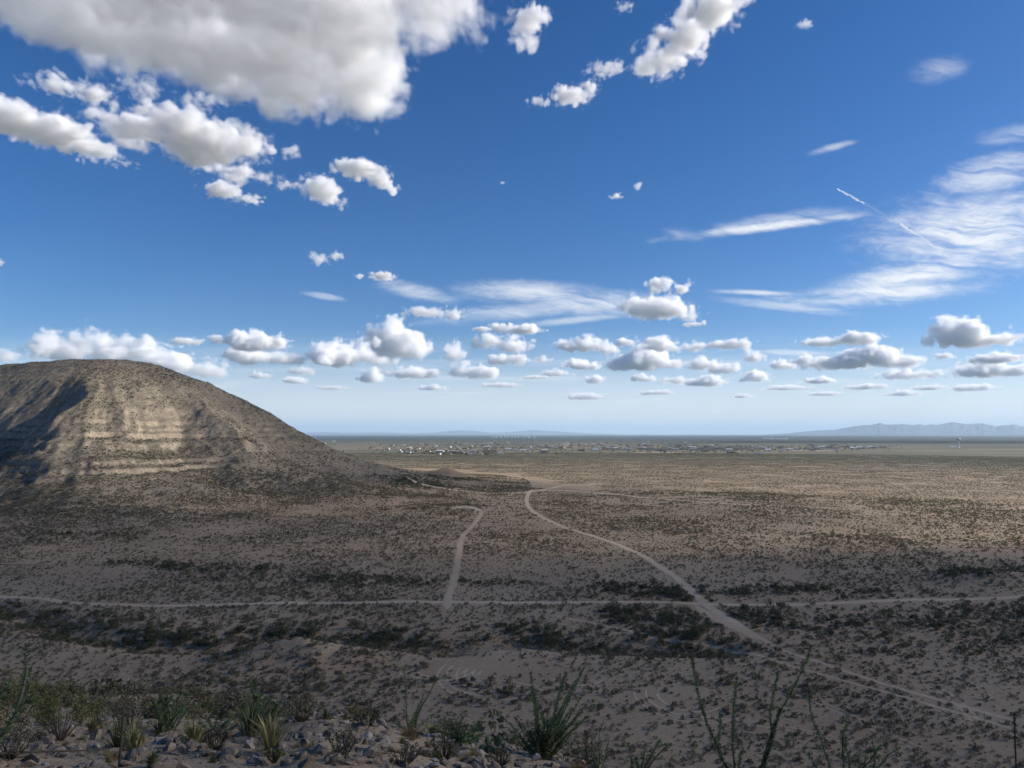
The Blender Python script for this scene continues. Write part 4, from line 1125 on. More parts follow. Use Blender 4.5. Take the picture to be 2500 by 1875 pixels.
# prickly pear
bp_ = foot(1062, 1628); rp = math.hypot(bp_.x, bp_.y)
pe = empty("prickly_pear", bp_); tag(pe, "prickly pear cactus with round pads left of the largest ocotillo", "cactus")
def pad(px, py, wpx, hpx, yaw, tilt, lab=None):
    s = 2500 / 2212 / FPX * rp; c = at_depth(px, py, rp + R.uniform(-.1, .1)) - bp_
    mb = MB(); n = 18; rings = [(0.0, 0.0), (0.55, 0.85), (0.9, 0.45), (1.0, 0.0)]
    M = Matrix.Rotation(yaw, 3, 'Z') @ Matrix.Rotation(tilt, 3, 'Y')
    w, h, t = wpx * s / 2, hpx * s / 2, 0.028
    for sg in (1, -1):
        for i in range(3):
            for k in range(n):
                def pt(ring, kk):
                    rr_, th = ring; a = 2 * math.pi * kk / n
                    return c + M @ Vector((w * rr_ * math.cos(a) * (0.86 + .14 * math.sin(a)), sg * t * (th if rr_ else 1.0), h * rr_ * math.sin(a)))
                q = [pt(rings[i], k), pt(rings[i], k + 1), pt(rings[i + 1], k + 1), pt(rings[i + 1], k)]
                mb.quad(*(q if sg < 0 else q[::-1]))
    o = mb.build("pad", M_PAD, pe)
    if lab: o["label"] = lab
pad(1076, 1601, 20, 24, 0.15, 0.1); pad(1053, 1600, 12, 22, 0.6, -0.1); pad(1058, 1622, 30, 24, -0.2, 0.2); pad(1044, 1620, 22, 26, 0.4, -0.3)
pad(1096, 1596, 6, 18, 1.3, -0.1, "edge-on pad catching pale light"); pad(1090, 1612, 10, 20, 1.1, 0.1); pad(1070, 1626, 24, 20, 0.1, 0)

# dead flower stalk at the right edge
bs_ = foot(2166, 1720, 15.0); se = MB(); P = [bs_] + [at_depth(a, b, 15.0) for a, b in ((1.0 * (1600 + 2165 / 2.458) * .8848, (1500 + 920 / 2.458) * .8848), ((1600 + 2158 / 2.458) * .8848, (1500 + 740 / 2.458) * .8848), ((1600 + 2155 / 2.458) * .8848, (1500 + 585 / 2.458) * .8848))]
se.tube([p - bs_ for p in P], [0.016, 0.014, 0.012, 0.006], 6)
for k in range(46):
    f = R.uniform(0.35, 1); q = (P[1] - bs_).lerp(P[3] - bs_, f); leaf_quad(se, q + rvec(R) * 0.02, 0.022, R)
o = se.build("dead_agave_stalk", M_STALK); o.location = bs_; tag(o, "dark dead flower stalk standing at the right edge", "plant stalk")
bs_ = foot(738 * .34, 1640); 
# fallen stem at the far left
se = MB(); P = [at_depth(-10, 1612, 11.5), at_depth(90, 1604, 11.8), at_depth(190, 1590, 12.2), at_depth(245, 1580, 12.5)]
P = [Vector((p.x, p.y, drop(p.x, p.y) + 0.10)) for p in P]
se.tube([p - P[0] for p in P], [0.018, 0.016, 0.012, 0.006], 6)
o = se.build("fallen_stem", M_STALK); o.location = P[0]; tag(o, "dark fallen stem lying across the rocks at the lower left", "branch")
se = MB(); q0 = foot(257, 1655, None); se.tube([Vector((0, 0, -.05)), Vector((0.02, 0, .35)), Vector((.03, 0, .75))], [0.018, 0.016, 0.01], 6)
o = se.build("dead_stump", M_STALK); o.location = q0; tag(o, "short dark dead stalk below the drooping yucca", "plant stalk")

# shrubs of the near slope
def near_shrub(px, py, wpx, hpx, label, seed, leafm, r=None, leaves=900, dens=1.0, name="shrub", group="shrubs on the near slope", size=None):
    rnd = random.Random(seed); b = foot(px, py, r); rg = math.hypot(b.x, b.y); s = 2500 / 2212 / FPX * rg
    w, h = wpx * s, hpx * s
    e = empty(name, b); tag(e, label, "shrub", group)
    st = MB(); tips = []
    for k in range(26):
        a = rnd.uniform(0, 6.283); sp = math.sqrt(rnd.random())
        tip = Vector((math.cos(a) * w / 2 * sp, math.sin(a) * w / 2 * sp, h * (1 - .45 * sp * sp) * rnd.uniform(.7, 1.1)))
        m1 = tip * 0.4 + Vector((math.cos(a), math.sin(a), 0.2)) * 0.05 * w + rvec(rnd) * .02
        m2 = tip * 0.75 + rvec(rnd) * 0.03
        st.tube([Vector((0, 0, -.04)), m1, m2, tip], [.009, .007, .005, .002], 4, cap=False)
        for j in range(2):
            t2 = m2.lerp(tip, rnd.random()) ; t3 = t2 + rvec(rnd) * 0.12 * w + Vector((0, 0, .06 * h)); st.tube([m2.lerp(t2, .5), t3], [.004, .002], 3, cap=False); tips.append((t2, t3))
        tips.append((m1, tip))
    st.build("stems", M_TWIG, e)
    lv = MB(); sz = size or 0.022 * max(rg / 14, 0.8)
    for k in range(int(leaves * dens)):
        a_, b2_ = rnd.choice(tips); c = a_.lerp(b2_, rnd.random() ** .7) + rvec(rnd) * 0.04 * w
        leaf_quad(lv, c, sz * rnd.uniform(.6, 1.3), rnd, 0, 0.5)
    lv.build("foliage", leafm, e)
    return e
near_shrub(1185, 1636, 130, 50, "bright green leafy shrub at the foot of the largest ocotillo", 41, M_GREENSH, leaves=1500)
near_shrub(1270, 1655, 110, 60, "olive shrub on the bottom edge right of the largest ocotillo", 42, M_CREO, leaves=900)
near_shrub(735, 1640, 90, 60, "dark wiry shrub below the small green yucca", 43, M_CREO, leaves=500)
near_shrub(790, 1575, 70, 50, "dark twiggy shrub left of the thin ocotillo", 44, M_CREO, leaves=500)
near_shrub(870, 1655, 80, 45, "sparse dark shrub on the bottom edge below the thin ocotillo", 45, M_CREO, leaves=350)
near_shrub(960, 1640, 70, 45, "grey-green shrub under the arching ocotillo", 46, M_CREO, leaves=700)
near_shrub(650, 1560, 80, 50, "twiggy shrub behind the rocks right of the dense ocotillo", 47, M_CREO, leaves=600)
near_shrub(1080, 1655, 60, 40, "bare dark twiggy shrub below the prickly pear", 48, M_CREO, leaves=80)
near_shrub(470, 1620, 60, 45, "dark shrub between the round yucca and the yellow one", 49, M_CREO, leaves=600)
near_shrub(130, 1600, 130, 85, "large olive shrub beside the close ocotillo at the lower left", 50, M_GREENSH, leaves=1600)
near_shrub(40, 1560, 120, 80, "olive shrub behind the close ocotillo's stems", 51, M_GREENSH, leaves=1500)
near_shrub(20, 1640, 120, 60, "shrub in the bottom left corner", 52, M_CREO, leaves=900)
near_shrub(590, 1648, 50, 26, "low yellow-green clump under the yellow yucca", 53, M_GREENSH, leaves=500)
near_shrub(1400, 1668, 60, 30, "low dark shrub at the bottom edge by the small ocotillo", 54, M_CREO, r=13.5, leaves=500)
near_shrub(1500, 1672, 90, 55, "leafy olive shrub at the bottom edge left of the tall ocotillo", 55, M_GREENSH, r=13.0, leaves=700)
near_shrub(1440, 1690, 70, 50, "round dark shrub at the bottom edge between the small and the tall ocotillo", 56, M_CREO, r=12.0, leaves=700)
# more shrubs up the left-hand slope
spots = []
for i in range(900):
    a = math.radians(frnd.uniform(-38, -3)); rr_ = math.sqrt(frnd.uniform(15 ** 2, 42 ** 2)); X_, Y_ = rr_ * math.sin(a), rr_ * math.cos(a)
    if any((X_ - p[0]) ** 2 + (Y_ - p[1]) ** 2 < 1.7 ** 2 for p in spots): continue
    if frnd.random() < 0.25 + 0.75 * (math.degrees(a) < -14): spots.append((X_, Y_))
SH = [bush_mesh("slope_shrub", 600 + k, h_, w_, 620, 0.034, 26, [m_, M_TWIG], .5) for k, (h_, w_, m_) in enumerate([(.9, 1.3, M_CREO), (.7, 1.1, M_GREENSH), (1.0, 1.0, M_CREO), (.6, 1.0, M_CREO), (.5, .8, M_DRY)])]
SHL = ["olive twiggy shrub on the left-hand near slope", "yellow-green leafy shrub on the left-hand near slope", "upright olive shrub on the left-hand near slope", "low olive shrub on the left-hand near slope", "straw-coloured dry shrub on the left-hand near slope"]
ns = 0
for X_, Y_ in spots:
    p = Vector((X_, Y_, drop(X_, Y_)))
    if not in_frame(p + Vector((0, 0, .6)), 30): continue
    k = frnd.choice([0, 1, 1, 2, 3, 3, 4, 4]); o = link(bpy.data.objects.new("slope_shrub", SH[k])); o.location = p - Vector((0, 0, .03)); o.rotation_euler = (0, 0, frnd.uniform(0, 6.28)); o.scale = (frnd.uniform(.4, .8),) * 3
    tag(o, SHL[k], "shrub", "shrubs on the left-hand slope"); ns += 1
print("slope shrubs", ns)

# ------------------------------------------------------------------ tyre marks
def ring_marks(px, py, radii, a0, a1, label):
    c = sight(px, py)
    for r_ in radii:
        L = [(c.x + r_ * math.cos(t), c.y + r_ * 1.25 * math.sin(t)) for t in np.linspace(a0, a1, 14)]
        strip("tyre_track", L, 0.55, MAT_ROAD, 0.05, label, 0.4, 2, 1.0)
ring_marks(955, 1440, (6.5, 8.5, 10.5), -2.9, -0.2, "curved tyre marks on bare soil left of the middle")
ring_marks(1075, 1455, (6, 8, 10, 12.5, 14.5), -3.6, -0.9, "nested circular tyre marks on the bare soil")
ring_marks(1235, 1450, (7, 9), -2.6, -0.6, "curved tyre marks right of the nested circles")
ring_marks(1490, 1505, (7, 9.5, 12), -3.6, -0.8, "round tyre marks on the lower right soil")
ring_marks(480, 1330, (8, 10.5), -2.8, -0.4, "curved tyre marks just below the crossing road")
for pts_, lab in (([(700,1455),(900,1462),(1060,1470),(1200,1490),(1330,1500)], "faint vehicle track below the nested circles"), ([(1450,1545),(1600,1560),(1780,1590),(1960,1640)], "faint vehicle track across the lower right"), ([(1640,1470),(1800,1530),(1900,1580),(1990,1620)], "long faint vehicle track at the lower right"), ([(1990,1470),(2060,1510),(2110,1560)], "short vehicle track near the right edge"), ([(760,1395),(840,1402),(960,1400),(1120,1412),(1300,1430)], "faint track along the foot of the spoil mound")):
    L = land_line(pts_)
    for off in (-0.85, 0.85):
        P = np.array(L); T = np.gradient(P, axis=0); T /= np.linalg.norm(T, axis=1)[:, None]
        strip("tyre_track", [tuple(p) for p in P + np.stack([-T[:, 1], T[:, 0]], 1) * off], 0.6, MAT_TRACK, 0.045, lab, 0.4, 2, 1.5)
# scraps of litter on the lower right soil
for (px, py, s_) in ((1886, 1551, .5), (1920, 1572, .45), (1895, 1556, .3), (1938, 1420, .3)):
    p = sight(px, py); mb = MB()
    a = [Vector((math.cos(t) * s_ * R.uniform(.5, 1.2), math.sin(t) * s_ * .4 * R.uniform(.6, 1.2), .06 + R.uniform(0, .2))) for t in np.linspace(0, 6.28, 7)[:-1]]
    for i in range(6): mb.tri(a[i], a[(i + 1) % 6], Vector((0, 0, .22)))
    mb.quad(a[0], a[1], a[2], a[3])
    o = mb.build("litter", WM['white']); o.location = p; tag(o, "scrap of pale litter on the lower right soil", "litter", "litter on the lower right soil")
# ------------------------------------------------------------------ clouds
def surface_nets(F, org, vox):
    """closed surface F = 0 (inside F > 0) of a grid whose border is outside"""
    ins = F > 0
    nx, ny, nz = F.shape
    c = ins[:-1, :-1, :-1].astype(np.int8).copy()
    tot = np.zeros((nx - 1, ny - 1, nz - 1), np.int8)
    for dx in (0, 1):
        for dy in (0, 1):
            for dz in (0, 1):
                tot += ins[dx:nx - 1 + dx, dy:ny - 1 + dy, dz:nz - 1 + dz]
    cells = np.argwhere((tot > 0) & (tot < 8))
    idx = np.full((nx - 1, ny - 1, nz - 1), -1, np.int32)
    idx[cells[:, 0], cells[:, 1], cells[:, 2]] = np.arange(len(cells))
    acc = np.zeros((len(cells), 3), np.float32); cnt = np.zeros(len(cells), np.float32)
    corners = [(0, 0, 0), (1, 0, 0), (0, 1, 0), (1, 1, 0), (0, 0, 1), (1, 0, 1), (0, 1, 1), (1, 1, 1)]
    vals = [F[cells[:, 0] + a, cells[:, 1] + b, cells[:, 2] + d] for a, b, d in corners]
    for i in range(8):
        for j in range(i + 1, 8):
            ci, cj = corners[i], corners[j]
            if sum(abs(ci[k] - cj[k]) for k in range(3)) != 1: continue
            a, b = vals[i], vals[j]
            cr = (a > 0) != (b > 0)
            t = np.where(cr, a / np.where(a - b == 0, 1, a - b), 0)
            for k in range(3):
                acc[:, k] += np.where(cr, ci[k] + t * (cj[k] - ci[k]), 0)
            cnt += cr
    v = (cells + acc / np.maximum(cnt, 1)[:, None]) * vox + org
    quads = []
    for ax in range(3):
        lo = [slice(1, None)] * 3; lo[ax] = slice(None)
        n = F.shape[ax]
        a = np.take(ins, range(n - 1), ax); b = np.take(ins, range(1, n), ax)
        e = np.argwhere(a != b)
        o1, o2 = [k for k in range(3) if k != ax]
        ok = (e[:, o1] > 0) & (e[:, o2] > 0) & (e[:, o1] < F.shape[o1] - 1) & (e[:, o2] < F.shape[o2] - 1)
        e = e[ok]
        fw = a[e[:, 0], e[:, 1], e[:, 2]]
        def cell(d1, d2):
            q = e.copy(); q[:, o1] -= d1; q[:, o2] -= d2
            return idx[q[:, 0], q[:, 1], q[:, 2]]
        q = np.stack([cell(1, 1), cell(0, 1), cell(0, 0), cell(1, 0)], 1)
        flip = fw if ax != 1 else ~fw
        q = np.where(flip[:, None], q, q[:, ::-1])
        quads.append(q)
    return v, np.concatenate(quads)

def cloud_material(name, density):
    mat = bpy.data.materials.new(name); mat.use_nodes = True
    nt = mat.node_tree; nt.nodes.clear()
    o = nt.nodes.new('ShaderNodeOutputMaterial')
    v = nt.nodes.new('ShaderNodeVolumeScatter')
    v.inputs['Color'].default_value = (0.997, 0.997, 0.997, 1)
    v.inputs['Density'].default_value = density
    v.inputs['Anisotropy'].default_value = 0.15
    nt.links.new(v.outputs[0], o.inputs['Volume'])
    mat.cycles.homogeneous_volume = True
    return mat

CLOUD_BASE = 1550.0
def make_cloud(blobs, seed, label, group=None, rough=1.0, dens=None, vox_px=None, flat=True, tau=9.0, heap=9):
    """blobs: (px, py, rx, ry) in the 2212 px view; every cloud stands where its base meets the cloud-base level"""
    rnd = random.Random(seed)
    s = 2500.0 / 2212.0
    E = []
    low = max(b[1] + b[3] for b in blobs)
    eb = math.asin(bearing(blobs[0][0], low).z)
    high = eb > math.radians(11)
    if vox_px is None: vox_px = 1.2 if high else 1.0
    for (px, py, rx, ry) in blobs:
        d = bearing(px, py)
        el = math.asin(d.z)
        if high: rng = (CLOUD_BASE + 90 - CAM_Z) / math.tan(el)
        else: rng = (CLOUD_BASE - CAM_Z) / math.tan(eb)
        h = math.hypot(d.x, d.y)
        c = np.array((d.x / h * rng, d.y / h * rng, CAM_Z + rng * d.z / h))
        R = rng / h
        R = rng / math.cos(el)
        off = math.cos(math.atan2(d.x, d.y)) * math.cos(el)      # rectilinear stretch away from the axis
        a = rx * s / FPX * R * off
        rm = ry * s / FPX * R * off
        if high:
            b = min(0.55 * rm, 170.0)
            cc = math.sqrt(max(rm * rm - (b * math.cos(el)) ** 2, 0.01)) / math.sin(el)
            cc = min(max(cc, 0.5 * a), 1.8 * a)
        else:
            b = rm; cc = 0.75 * a
        E.append((c, np.array((a, cc, b)), math.atan2(d.x, d.y), R))
    if not high or heap:                                         # heaped turrets on the big lumps
        for (c, r, az, R) in list(E):
            for k in range(heap):
                th = rnd.uniform(0, 2 * math.pi); ph = rnd.uniform(-0.15, 1.45)
                dv = np.array((math.cos(th) * math.cos(ph), math.sin(th) * math.cos(ph), math.sin(ph)))
                f = rnd.uniform(0.25, 0.42) if high else rnd.uniform(0.34, 0.66)
                ca, sa = math.cos(az), math.sin(az)
                lp = dv * r * rnd.uniform(0.72, 0.98) if high else dv * r * np.array((rnd.uniform(0.3, 1), rnd.uniform(0.3, 1), rnd.uniform(0.55, 1.05)))
                m = min(r[0], r[1], 1.3 * r[2])
                E.append((c + np.array((lp[0] * ca + lp[1] * sa, -lp[0] * sa + lp[1] * ca, lp[2])), np.array((m * f * rnd.uniform(1, 1.5), m * f * rnd.uniform(1, 1.5), m * f)), az, R))
    C = np.array([e[0] for e in E]); Rr = np.array([e[1] for e in E]); R0 = np.mean([e[3] for e in E])
    vox = vox_px * (2500.0 / 1024.0) / FPX * R0
    rmin = np.minimum(np.minimum(Rr[:, 0], Rr[:, 1]), Rr[:, 2] * 1.4)
    rbig = float(np.mean(rmin[:len(blobs)]))
    amp = 0.58 * rough * rbig
    lam = 1.25 * rbig
    ext = Rr.max(1)[:, None] * np.array([1, 1, 0]) + Rr * np.array([0, 0, 1]) + amp * 1.1
    lo = (C - ext).min(0) - 2 * vox; hi = (C + ext).max(0) + 2 * vox
    n = np.ceil((hi - lo) / vox).astype(int) + 1
    ax = [lo[k] + np.arange(n[k]) * vox for k in range(3)]
    D = np.full(tuple(n), -1e9, np.float32)
    for (c, r, az, _), rn in zip(E, rmin):
        X = (ax[0] - c[0])[:, None, None]; Y = (ax[1] - c[1])[None, :, None]; Z = (ax[2] - c[2])[None, None, :]
        ca, sa = math.cos(az), math.sin(az)
        U = (X * ca - Y * sa) / r[0]; V = (X * sa + Y * ca) / r[1]
        q = np.sqrt(U * U + V * V + (Z / r[2]) ** 2)
        d = ((1 - q) * rn).astype(np.float32)
        k = 0.25 * rn                                           # rounded union
        m = np.maximum(D, d); df = np.abs(D - d)
        D = m + np.where(df < k, (k - df) ** 2 / (4 * k), 0)
    band = np.argwhere(D > -1.35 * amp)
    P = band.astype(np.float32) * vox + lo
    off = np.array([rnd.uniform(0, 60) for _ in range(3)])
    N = np.zeros(len(P), np.float32); A = 1.0; T = 0; L = lam
    wob = np.stack([vnoise3(P / (lam * 1.3) + off + 11.0 * k) - 0.5 for k in range(3)], 1) * lam * 0.5
    for k in range(8):
        if L < vox * 1.5: break
        v = vnoise3((P + wob) / L + off + 5.7 * k)
        N += A * ((np.abs(2 * v - 1) * 2.0 - 0.75) if k < 5 else (2 * v - 1))
        A *= 0.74; L *= 0.5
    N *= 0.66
    F = D
    F[band[:, 0], band[:, 1], band[:, 2]] += amp * N
    if flat and not high:
        zb = min(c[2] - r[2] * 0.9 for c, r in zip(C, Rr))
        cut = (ax[2] - zb)[None, None, :] * 1.0
        F = np.minimum(F, cut.astype(np.float32) + np.zeros_like(F))
    F[0] = F[-1] = -1e6; F[:, 0] = F[:, -1] = -1e6; F[:, :, 0] = F[:, :, -1] = -1e6
    tau = min(tau, 12.0) * (0.66 if high else 0.56)
    thick = float(np.mean(Rr[:len(blobs), 2])) * 2
    dens = dens if dens else min(max(tau / thick, 0.002), 0.05)
    V, Q, MI = [], [], []; nv = 0
    shells = ((-0.16, 0.05), (0.0, 0.08), (0.14, 0.17), (0.36, 0.30), (0.75, 0.40))
    mats = []
    for li, (iso, w) in enumerate(shells):                  # denser towards the heart of the cloud
        G = F - iso * amp
        if not (G > 0).any(): continue
        v, q = surface_nets(G, lo, vox)
        if len(q) == 0: continue
        V.append(v); Q.append(q + nv); MI.append(np.full(len(q), len(mats), np.int32)); nv += len(v)
        dd = max(round(dens * w * 4000), 1)
        key = "cloud_water_%d_%d" % (li, dd)
        mats.append(bpy.data.materials.get(key) or cloud_material(key, dd / 4000))
    v = np.concatenate(V); q = np.concatenate(Q)
    org = v.mean(0)
    o = mesh_obj("cloud", v - org, q, None)
    for mt in mats: o.data.materials.append(mt)
    o.data.polygons.foreach_set('material_index', np.concatenate(MI))
    o.location = Vector(org)
    tag(o, label, "cloud", group)
    return o
CL = "clouds over the desert"
# (blobs, label, options)
CLOUDS = [
 ([(60,0,200,100),(250,60,210,105),(450,100,190,105),(620,150,170,100),(760,200,105,75),(830,160,70,75),(700,40,250,120),(930,20,120,80),(1030,50,55,55),(400,-80,480,140),(850,-100,230,110)], "huge grey-bellied cloud above the hill, cut by the top edge", dict(rough=0.72, vox_px=1.8, heap=4, tau=4.8)),
 ([(1145,38,40,34),(1130,85,30,28)], "small white cloud beside the tip of the huge cloud", dict(rough=1.2, tau=4)),
 ([(1380,145,28,18),(1430,130,58,42),(1480,80,62,52),(1540,20,62,58),(1590,-40,60,50)], "tall bright white slanting cloud cut by the top edge", dict(tau=9)),
 ([(1310,150,40,18),(1290,142,20,12)], "torn scrap of cloud just left of the tall slanting cloud", dict(rough=1.5, tau=3)),
 ([(1235,208,46,24),(1275,190,20,16),(1165,218,22,10)], "ragged white cloud below the tall slanting cloud", dict(rough=1.4, tau=4)),
 ([(1350,15,26,13)], "small cloud at the top edge between the two large ones", dict(rough=1.3, tau=3)),
 ([(1738,52,22,11)], "tiny lone cloud high on the right", dict(rough=1.2, tau=4)),
 ([(130,185,70,22),(205,205,38,24)], "torn cloud just under the huge cloud at the far left", dict(rough=1.3, tau=3.5)),
 ([(300,185,50,24),(430,215,40,20)], "thin grey shreds hanging under the huge cloud", dict(rough=1.7, tau=2)),
 ([(20,258,90,42),(120,288,85,40),(205,325,55,24),(265,350,28,11)], "long white cloud cut by the left edge", dict(tau=6)),
 ([(290,280,90,38),(380,270,66,48),(440,310,95,55),(520,310,66,38),(590,330,36,13),(510,370,55,22)], "large ragged white cloud below the huge cloud", dict(rough=1.1, tau=6)),
 ([(480,410,42,20),(530,430,32,12)], "flat white cloud under the large ragged one", dict(rough=1.1, tau=4)),
 ([(620,400,38,10),(695,410,42,32),(720,435,22,16)], "ragged cloud left of the wedge-shaped one", dict(rough=1.4, tau=4)),
 ([(770,365,55,25),(820,385,32,22),(850,410,16,16)], "wedge-shaped white cloud pointing down to the right", dict(rough=1.0, tau=5)),
 ([(1086,395,7,6)], "tiny puff alone in the middle of the sky", dict(rough=1.2, tau=2.5)),
 ([(1378,403,10,12)], "tiny upper puff of a pair in the middle right sky", dict(rough=1.5, tau=2)),
 ([(1332,424,14,8)], "tiny lower puff of a pair in the middle right sky", dict(rough=1.4, tau=3)),
 ([(690,560,21,20)], "small torn cloud above the cumulus row, left of its twin", dict(rough=1.5, tau=3.5)),
 ([(727,553,15,11)], "smaller twin of the torn cloud above the cumulus row", dict(rough=1.3, tau=3.5)),
 ([(0,568,9,9)], "puff of cloud on the left edge above the hill", dict(tau=4)),
 ([(825,597,28,11)], "small lens-shaped cloud above the tallest cumulus", dict(heap=4, tau=4.5)),
 ([(775,597,11,9)], "faint puff beside the small lens-shaped cloud", dict(tau=3)),
 ([(925,675,55,9),(982,682,22,11)], "long thin cloud right above the tallest cumulus", dict(tau=4, rough=1.2)),
 ([(1428,618,30,17),(1470,623,22,13)], "forked white cloud over the oval one in the middle right", dict(rough=1.2)),
 ([(1380,662,48,20),(1430,670,72,22),(1488,686,28,9)], "broad oval white cloud in the middle right", dict()),
 ([(1500,700,22,6)], "small flat cloud under the broad oval one", dict(tau=5)),
 ([(1085,708,30,9),(1130,712,45,10)], "long low cloud over the double-humped one", dict()),
 ([(1040,712,22,6)], "short flat cloud left of the long low one", dict(tau=6)),
 ([(853,700,16,15),(858,718,36,26),(850,745,58,32),(890,757,45,26)], "tallest heaped white cumulus, peaked like a cone", dict(heap=14, vox_px=1.0, tau=22)),
 ([(810,742,14,12)], "knob of cloud on the left flank of the tallest cumulus", dict()),
 ([(735,770,68,28),(755,750,33,17),(805,778,38,16)], "grey-based cumulus touching the tallest one on its left", dict(heap=12, tau=16)),
 ([(545,740,66,20),(500,735,30,10)], "upper cumulus of the stacked pair right of the hill", dict(tau=12)),
 ([(540,770,58,20),(612,778,44,14)], "lower cumulus of the stacked pair right of the hill", dict(tau=14)),
 ([(110,755,48,34),(170,750,54,30),(230,765,48,28),(310,765,58,28),(380,785,58,24),(440,797,42,20)], "long bank of cumulus rising behind the hill", dict(heap=10, tau=18)),
 ([(405,738,33,8)], "flat cloud above the bank behind the hill", dict(tau=5)),
 ([(10,772,30,14)], "dull cloud at the left edge just above the hill", dict(tau=6)),
 ([(650,803,30,9)], "upper small cloud beside the hill slope", dict(tau=6)),
 ([(640,822,28,9)], "lower small cloud beside the hill slope", dict(tau=7)),
 ([(802,816,34,13)], "rounded small cumulus below the grey-based one", dict()),
 ([(885,806,54,13)], "flat-based cumulus below the tallest one", dict()),
 ([(980,768,31,17)], "round cumulus right of the tallest one", dict()),
 ([(992,800,26,13),(1037,805,48,16)], "wide cumulus below the round one", dict()),
 ([(1065,740,44,14),(1110,748,34,17)], "double-humped cumulus right of the round one", dict()),
 ([(1147,747,13,12)], "small puff at the end of the double-humped cumulus", dict(rough=1.3, tau=5)),
 ([(1080,778,34,12),(1117,778,24,14)], "two-domed cumulus under the double-humped one", dict()),
 ([(1225,748,35,14),(1270,745,44,15),(1315,756,24,14)], "long three-humped cumulus in the middle of the row", dict()),
 ([(1250,788,36,10),(1285,792,18,9)], "low cloud under the three-humped cumulus", dict(tau=9)),
 ([(1200,806,38,8)], "pale flat cloud left of the low round one", dict(tau=5)),
 ([(1155,815,26,5)], "thin flat cloud low in the middle", dict(tau=5)),
 ([(1290,820,30,11)], "low round cumulus near the horizon in the middle", dict()),
 ([(1385,778,55,26),(1345,790,36,16),(1450,787,38,10)], "dark-based domed cumulus in the middle right", dict(heap=12, tau=18)),
 ([(1425,745,42,17),(1480,752,30,10)], "cumulus behind the dark-based domed one", dict()),
 ([(1522,788,38,13),(1557,797,34,14)], "cumulus trailing right of the dark-based domed one", dict()),
 ([(1510,748,34,7),(1580,745,42,12)], "ragged cloud above the trailing cumulus", dict(rough=1.3, tau=6)),
 ([(1460,822,38,7),(1525,825,50,11)], "long low cloud under the trailing cumulus", dict()),
 ([(1625,773,24,13)], "small round cumulus standing alone right of the row", dict()),
 ([(1630,816,36,11)], "flat small cumulus under the lone round one", dict()),
 ([(1780,740,50,11),(1850,733,54,14)], "long cloud above the wide grey-based one on the right", dict()),
 ([(1820,784,80,16),(1880,770,68,20),(1950,782,48,14),(1735,778,30,9)], "wide grey-based cumulus on the right", dict(heap=11, tau=16)),
 ([(2068,725,58,28),(2110,737,58,16),(2180,734,46,12)], "dark-bellied domed cumulus high at the right edge", dict(heap=13, tau=22)),
 ([(2150,776,58,11)], "upper cumulus of the cluster at the right edge", dict(tau=12)),
 ([(2125,800,74,16),(2195,802,38,13)], "lower cumulus of the cluster at the right edge", dict(tau=14)),
 ([(1955,810,58,11)], "ragged low cumulus left of the right edge cluster", dict(rough=1.2)),
 ([(1768,823,34,7)], "small grey cloud low on the right", dict(tau=9)),
 ([(1265,857,46,8)], "lowest pair of puffs over the middle of town", dict(tau=6)),
 ([(2100,838,50,8)], "low cloud near the horizon at the right edge", dict(tau=6)),
 ([(1950,850,36,7)], "low cloud near the horizon above the far range", dict(tau=6)),
 ([(1605,856,24,5)], "smallest low cloud above the left end of the far range", dict(tau=5)),
 ([(1780,851,40,5)], "thin low cloud above the far range", dict(tau=5)),
 ([(560,812,26,7)], "small pale cloud beside the upper hill slope", dict(tau=5)),
 ([(720,838,40,5)], "thin pale cloud below the rounded small cumulus", dict(tau=4)),
 ([(930,838,36,6)], "thin cloud below the wide cumulus", dict(tau=5)),
 ([(1080,832,42,6)], "long thin cloud low over the middle of town", dict(tau=5)),
 ([(1390,818,26,8)], "small cumulus under the dark-based domed one", dict(tau=8)),
 ([(1420,848,44,5)], "thin low layer under the long low cloud", dict(tau=5)),
 ([(1350,742,22,9)], "small cloud between the three-humped and the dark-based cumulus", dict(tau=7)),
 ([(1690,790,30,10)], "small cumulus left of the wide grey-based one", dict(tau=8)),
 ([(1700,838,48,6)], "long thin cloud low left of the small grey one", dict(tau=5)),
 ([(1870,836,46,7)], "low cloud under the wide grey-based cumulus", dict(tau=6)),
 ([(2040,770,22,7)], "small cloud between the wide one and the right edge cluster", dict(tau=6)),
 ([(2010,838,36,6)], "low thin cloud left of the right edge", dict(tau=5)),
 ([(1170,778,20,7)], "small puff right of the two-domed cumulus", dict(tau=5)),
 ([(700,782,26,9)], "small grey cloud left of the grey-based cumulus", dict(tau=7)),
]
for n_, (bl_, lab_, kw_) in enumerate(CLOUDS):
    make_cloud(bl_, 11 + n_ * 7, lab_, CL, **kw_)

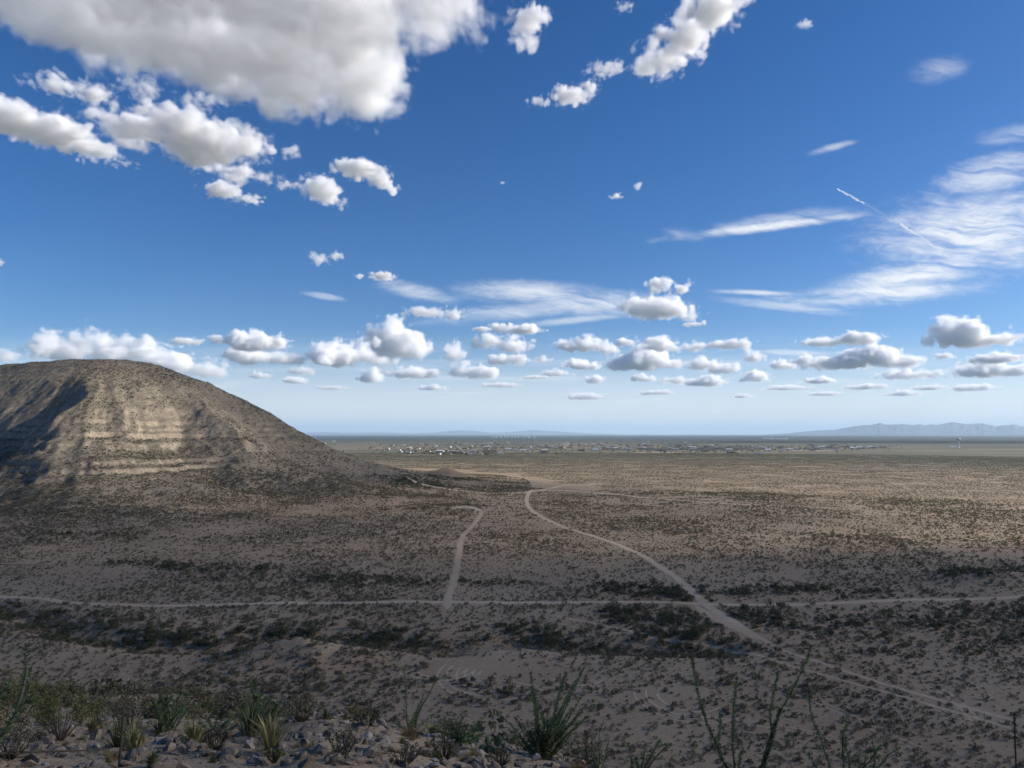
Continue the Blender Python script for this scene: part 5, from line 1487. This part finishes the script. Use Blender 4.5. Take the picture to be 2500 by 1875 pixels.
# ---- clouds up-sun, outside the picture: their shadows lie on the foreground, the hill foot and parts of the plain
def shade_cloud(shadow, label, seed, alt=1650.0, thick=150.0, dens=0.0028, rough=0.5):
    """shadow: (x, y, rx, ry) on the ground"""
    rnd = random.Random(seed)
    k = alt / math.tan(SUN_EL); ox, oy = math.sin(SUN_AZ) * k, math.cos(SUN_AZ) * k
    C = np.array([(a + ox, b + oy, alt) for a, b, _, _ in shadow]); Rr = np.array([(c, d, thick) for _, _, c, d in shadow])
    vox = 16.0
    lo = (C - Rr).min(0) - 70; hi = (C + Rr).max(0) + 70
    n = np.ceil((hi - lo) / vox).astype(int) + 1
    ax = [lo[k_] + np.arange(n[k_]) * vox for k_ in range(3)]
    D = np.full(tuple(n), -1e9, np.float32)
    for c, r in zip(C, Rr):
        q = ((((ax[0] - c[0]) / r[0])[:, None, None] ** 2 + ((ax[1] - c[1]) / r[1])[None, :, None] ** 2) ** 3 + ((ax[2] - c[2]) / r[2])[None, None, :] ** 6) ** (1 / 6)
        D = np.maximum(D, ((1 - q) * thick).astype(np.float32))
    g = np.indices(tuple(n)).reshape(3, -1).T.astype(np.float32) * vox + lo
    N = np.zeros(len(g), np.float32); A = 1; L = 260.0
    for o_ in range(4):
        N += A * (2 * vnoise3(g / L + seed + 3.3 * o_) - 1); A *= .55; L *= .5
    F = D + 55 * rough * N.reshape(tuple(n))
    F[0] = F[-1] = -1; F[:, 0] = F[:, -1] = -1; F[:, :, 0] = F[:, :, -1] = -1
    v, q = surface_nets(F, lo, vox); org = v.mean(0)
    key = "cloud_shade_%d" % round(dens * 1e4)
    o = mesh_obj("cloud", v - org, q, bpy.data.materials.get(key) or cloud_material(key, dens)); o.location = Vector(org)
    tag(o, label, "cloud", "clouds outside the picture")
shade_cloud([(0, 100, 1000, 230), (-200, 250, 560, 120), (300, 262, 720, 105), (-330, 370, 260, 120), (-110, 520, 170, 140), (-110, 660, 150, 130)], "broad cloud toward the sun whose shadow covers the near ground", 5, dens=0.0022)
shade_cloud([(-420, 830, 330, 95), (-180, 800, 130, 100)], "thin cloud toward the sun shading the right flank of the hill", 9, dens=0.0022)
shade_cloud([(2900, 5400, 1900, 900)], "far thin cloud toward the sun dimming the plain before the water tower", 15, dens=0.0014)
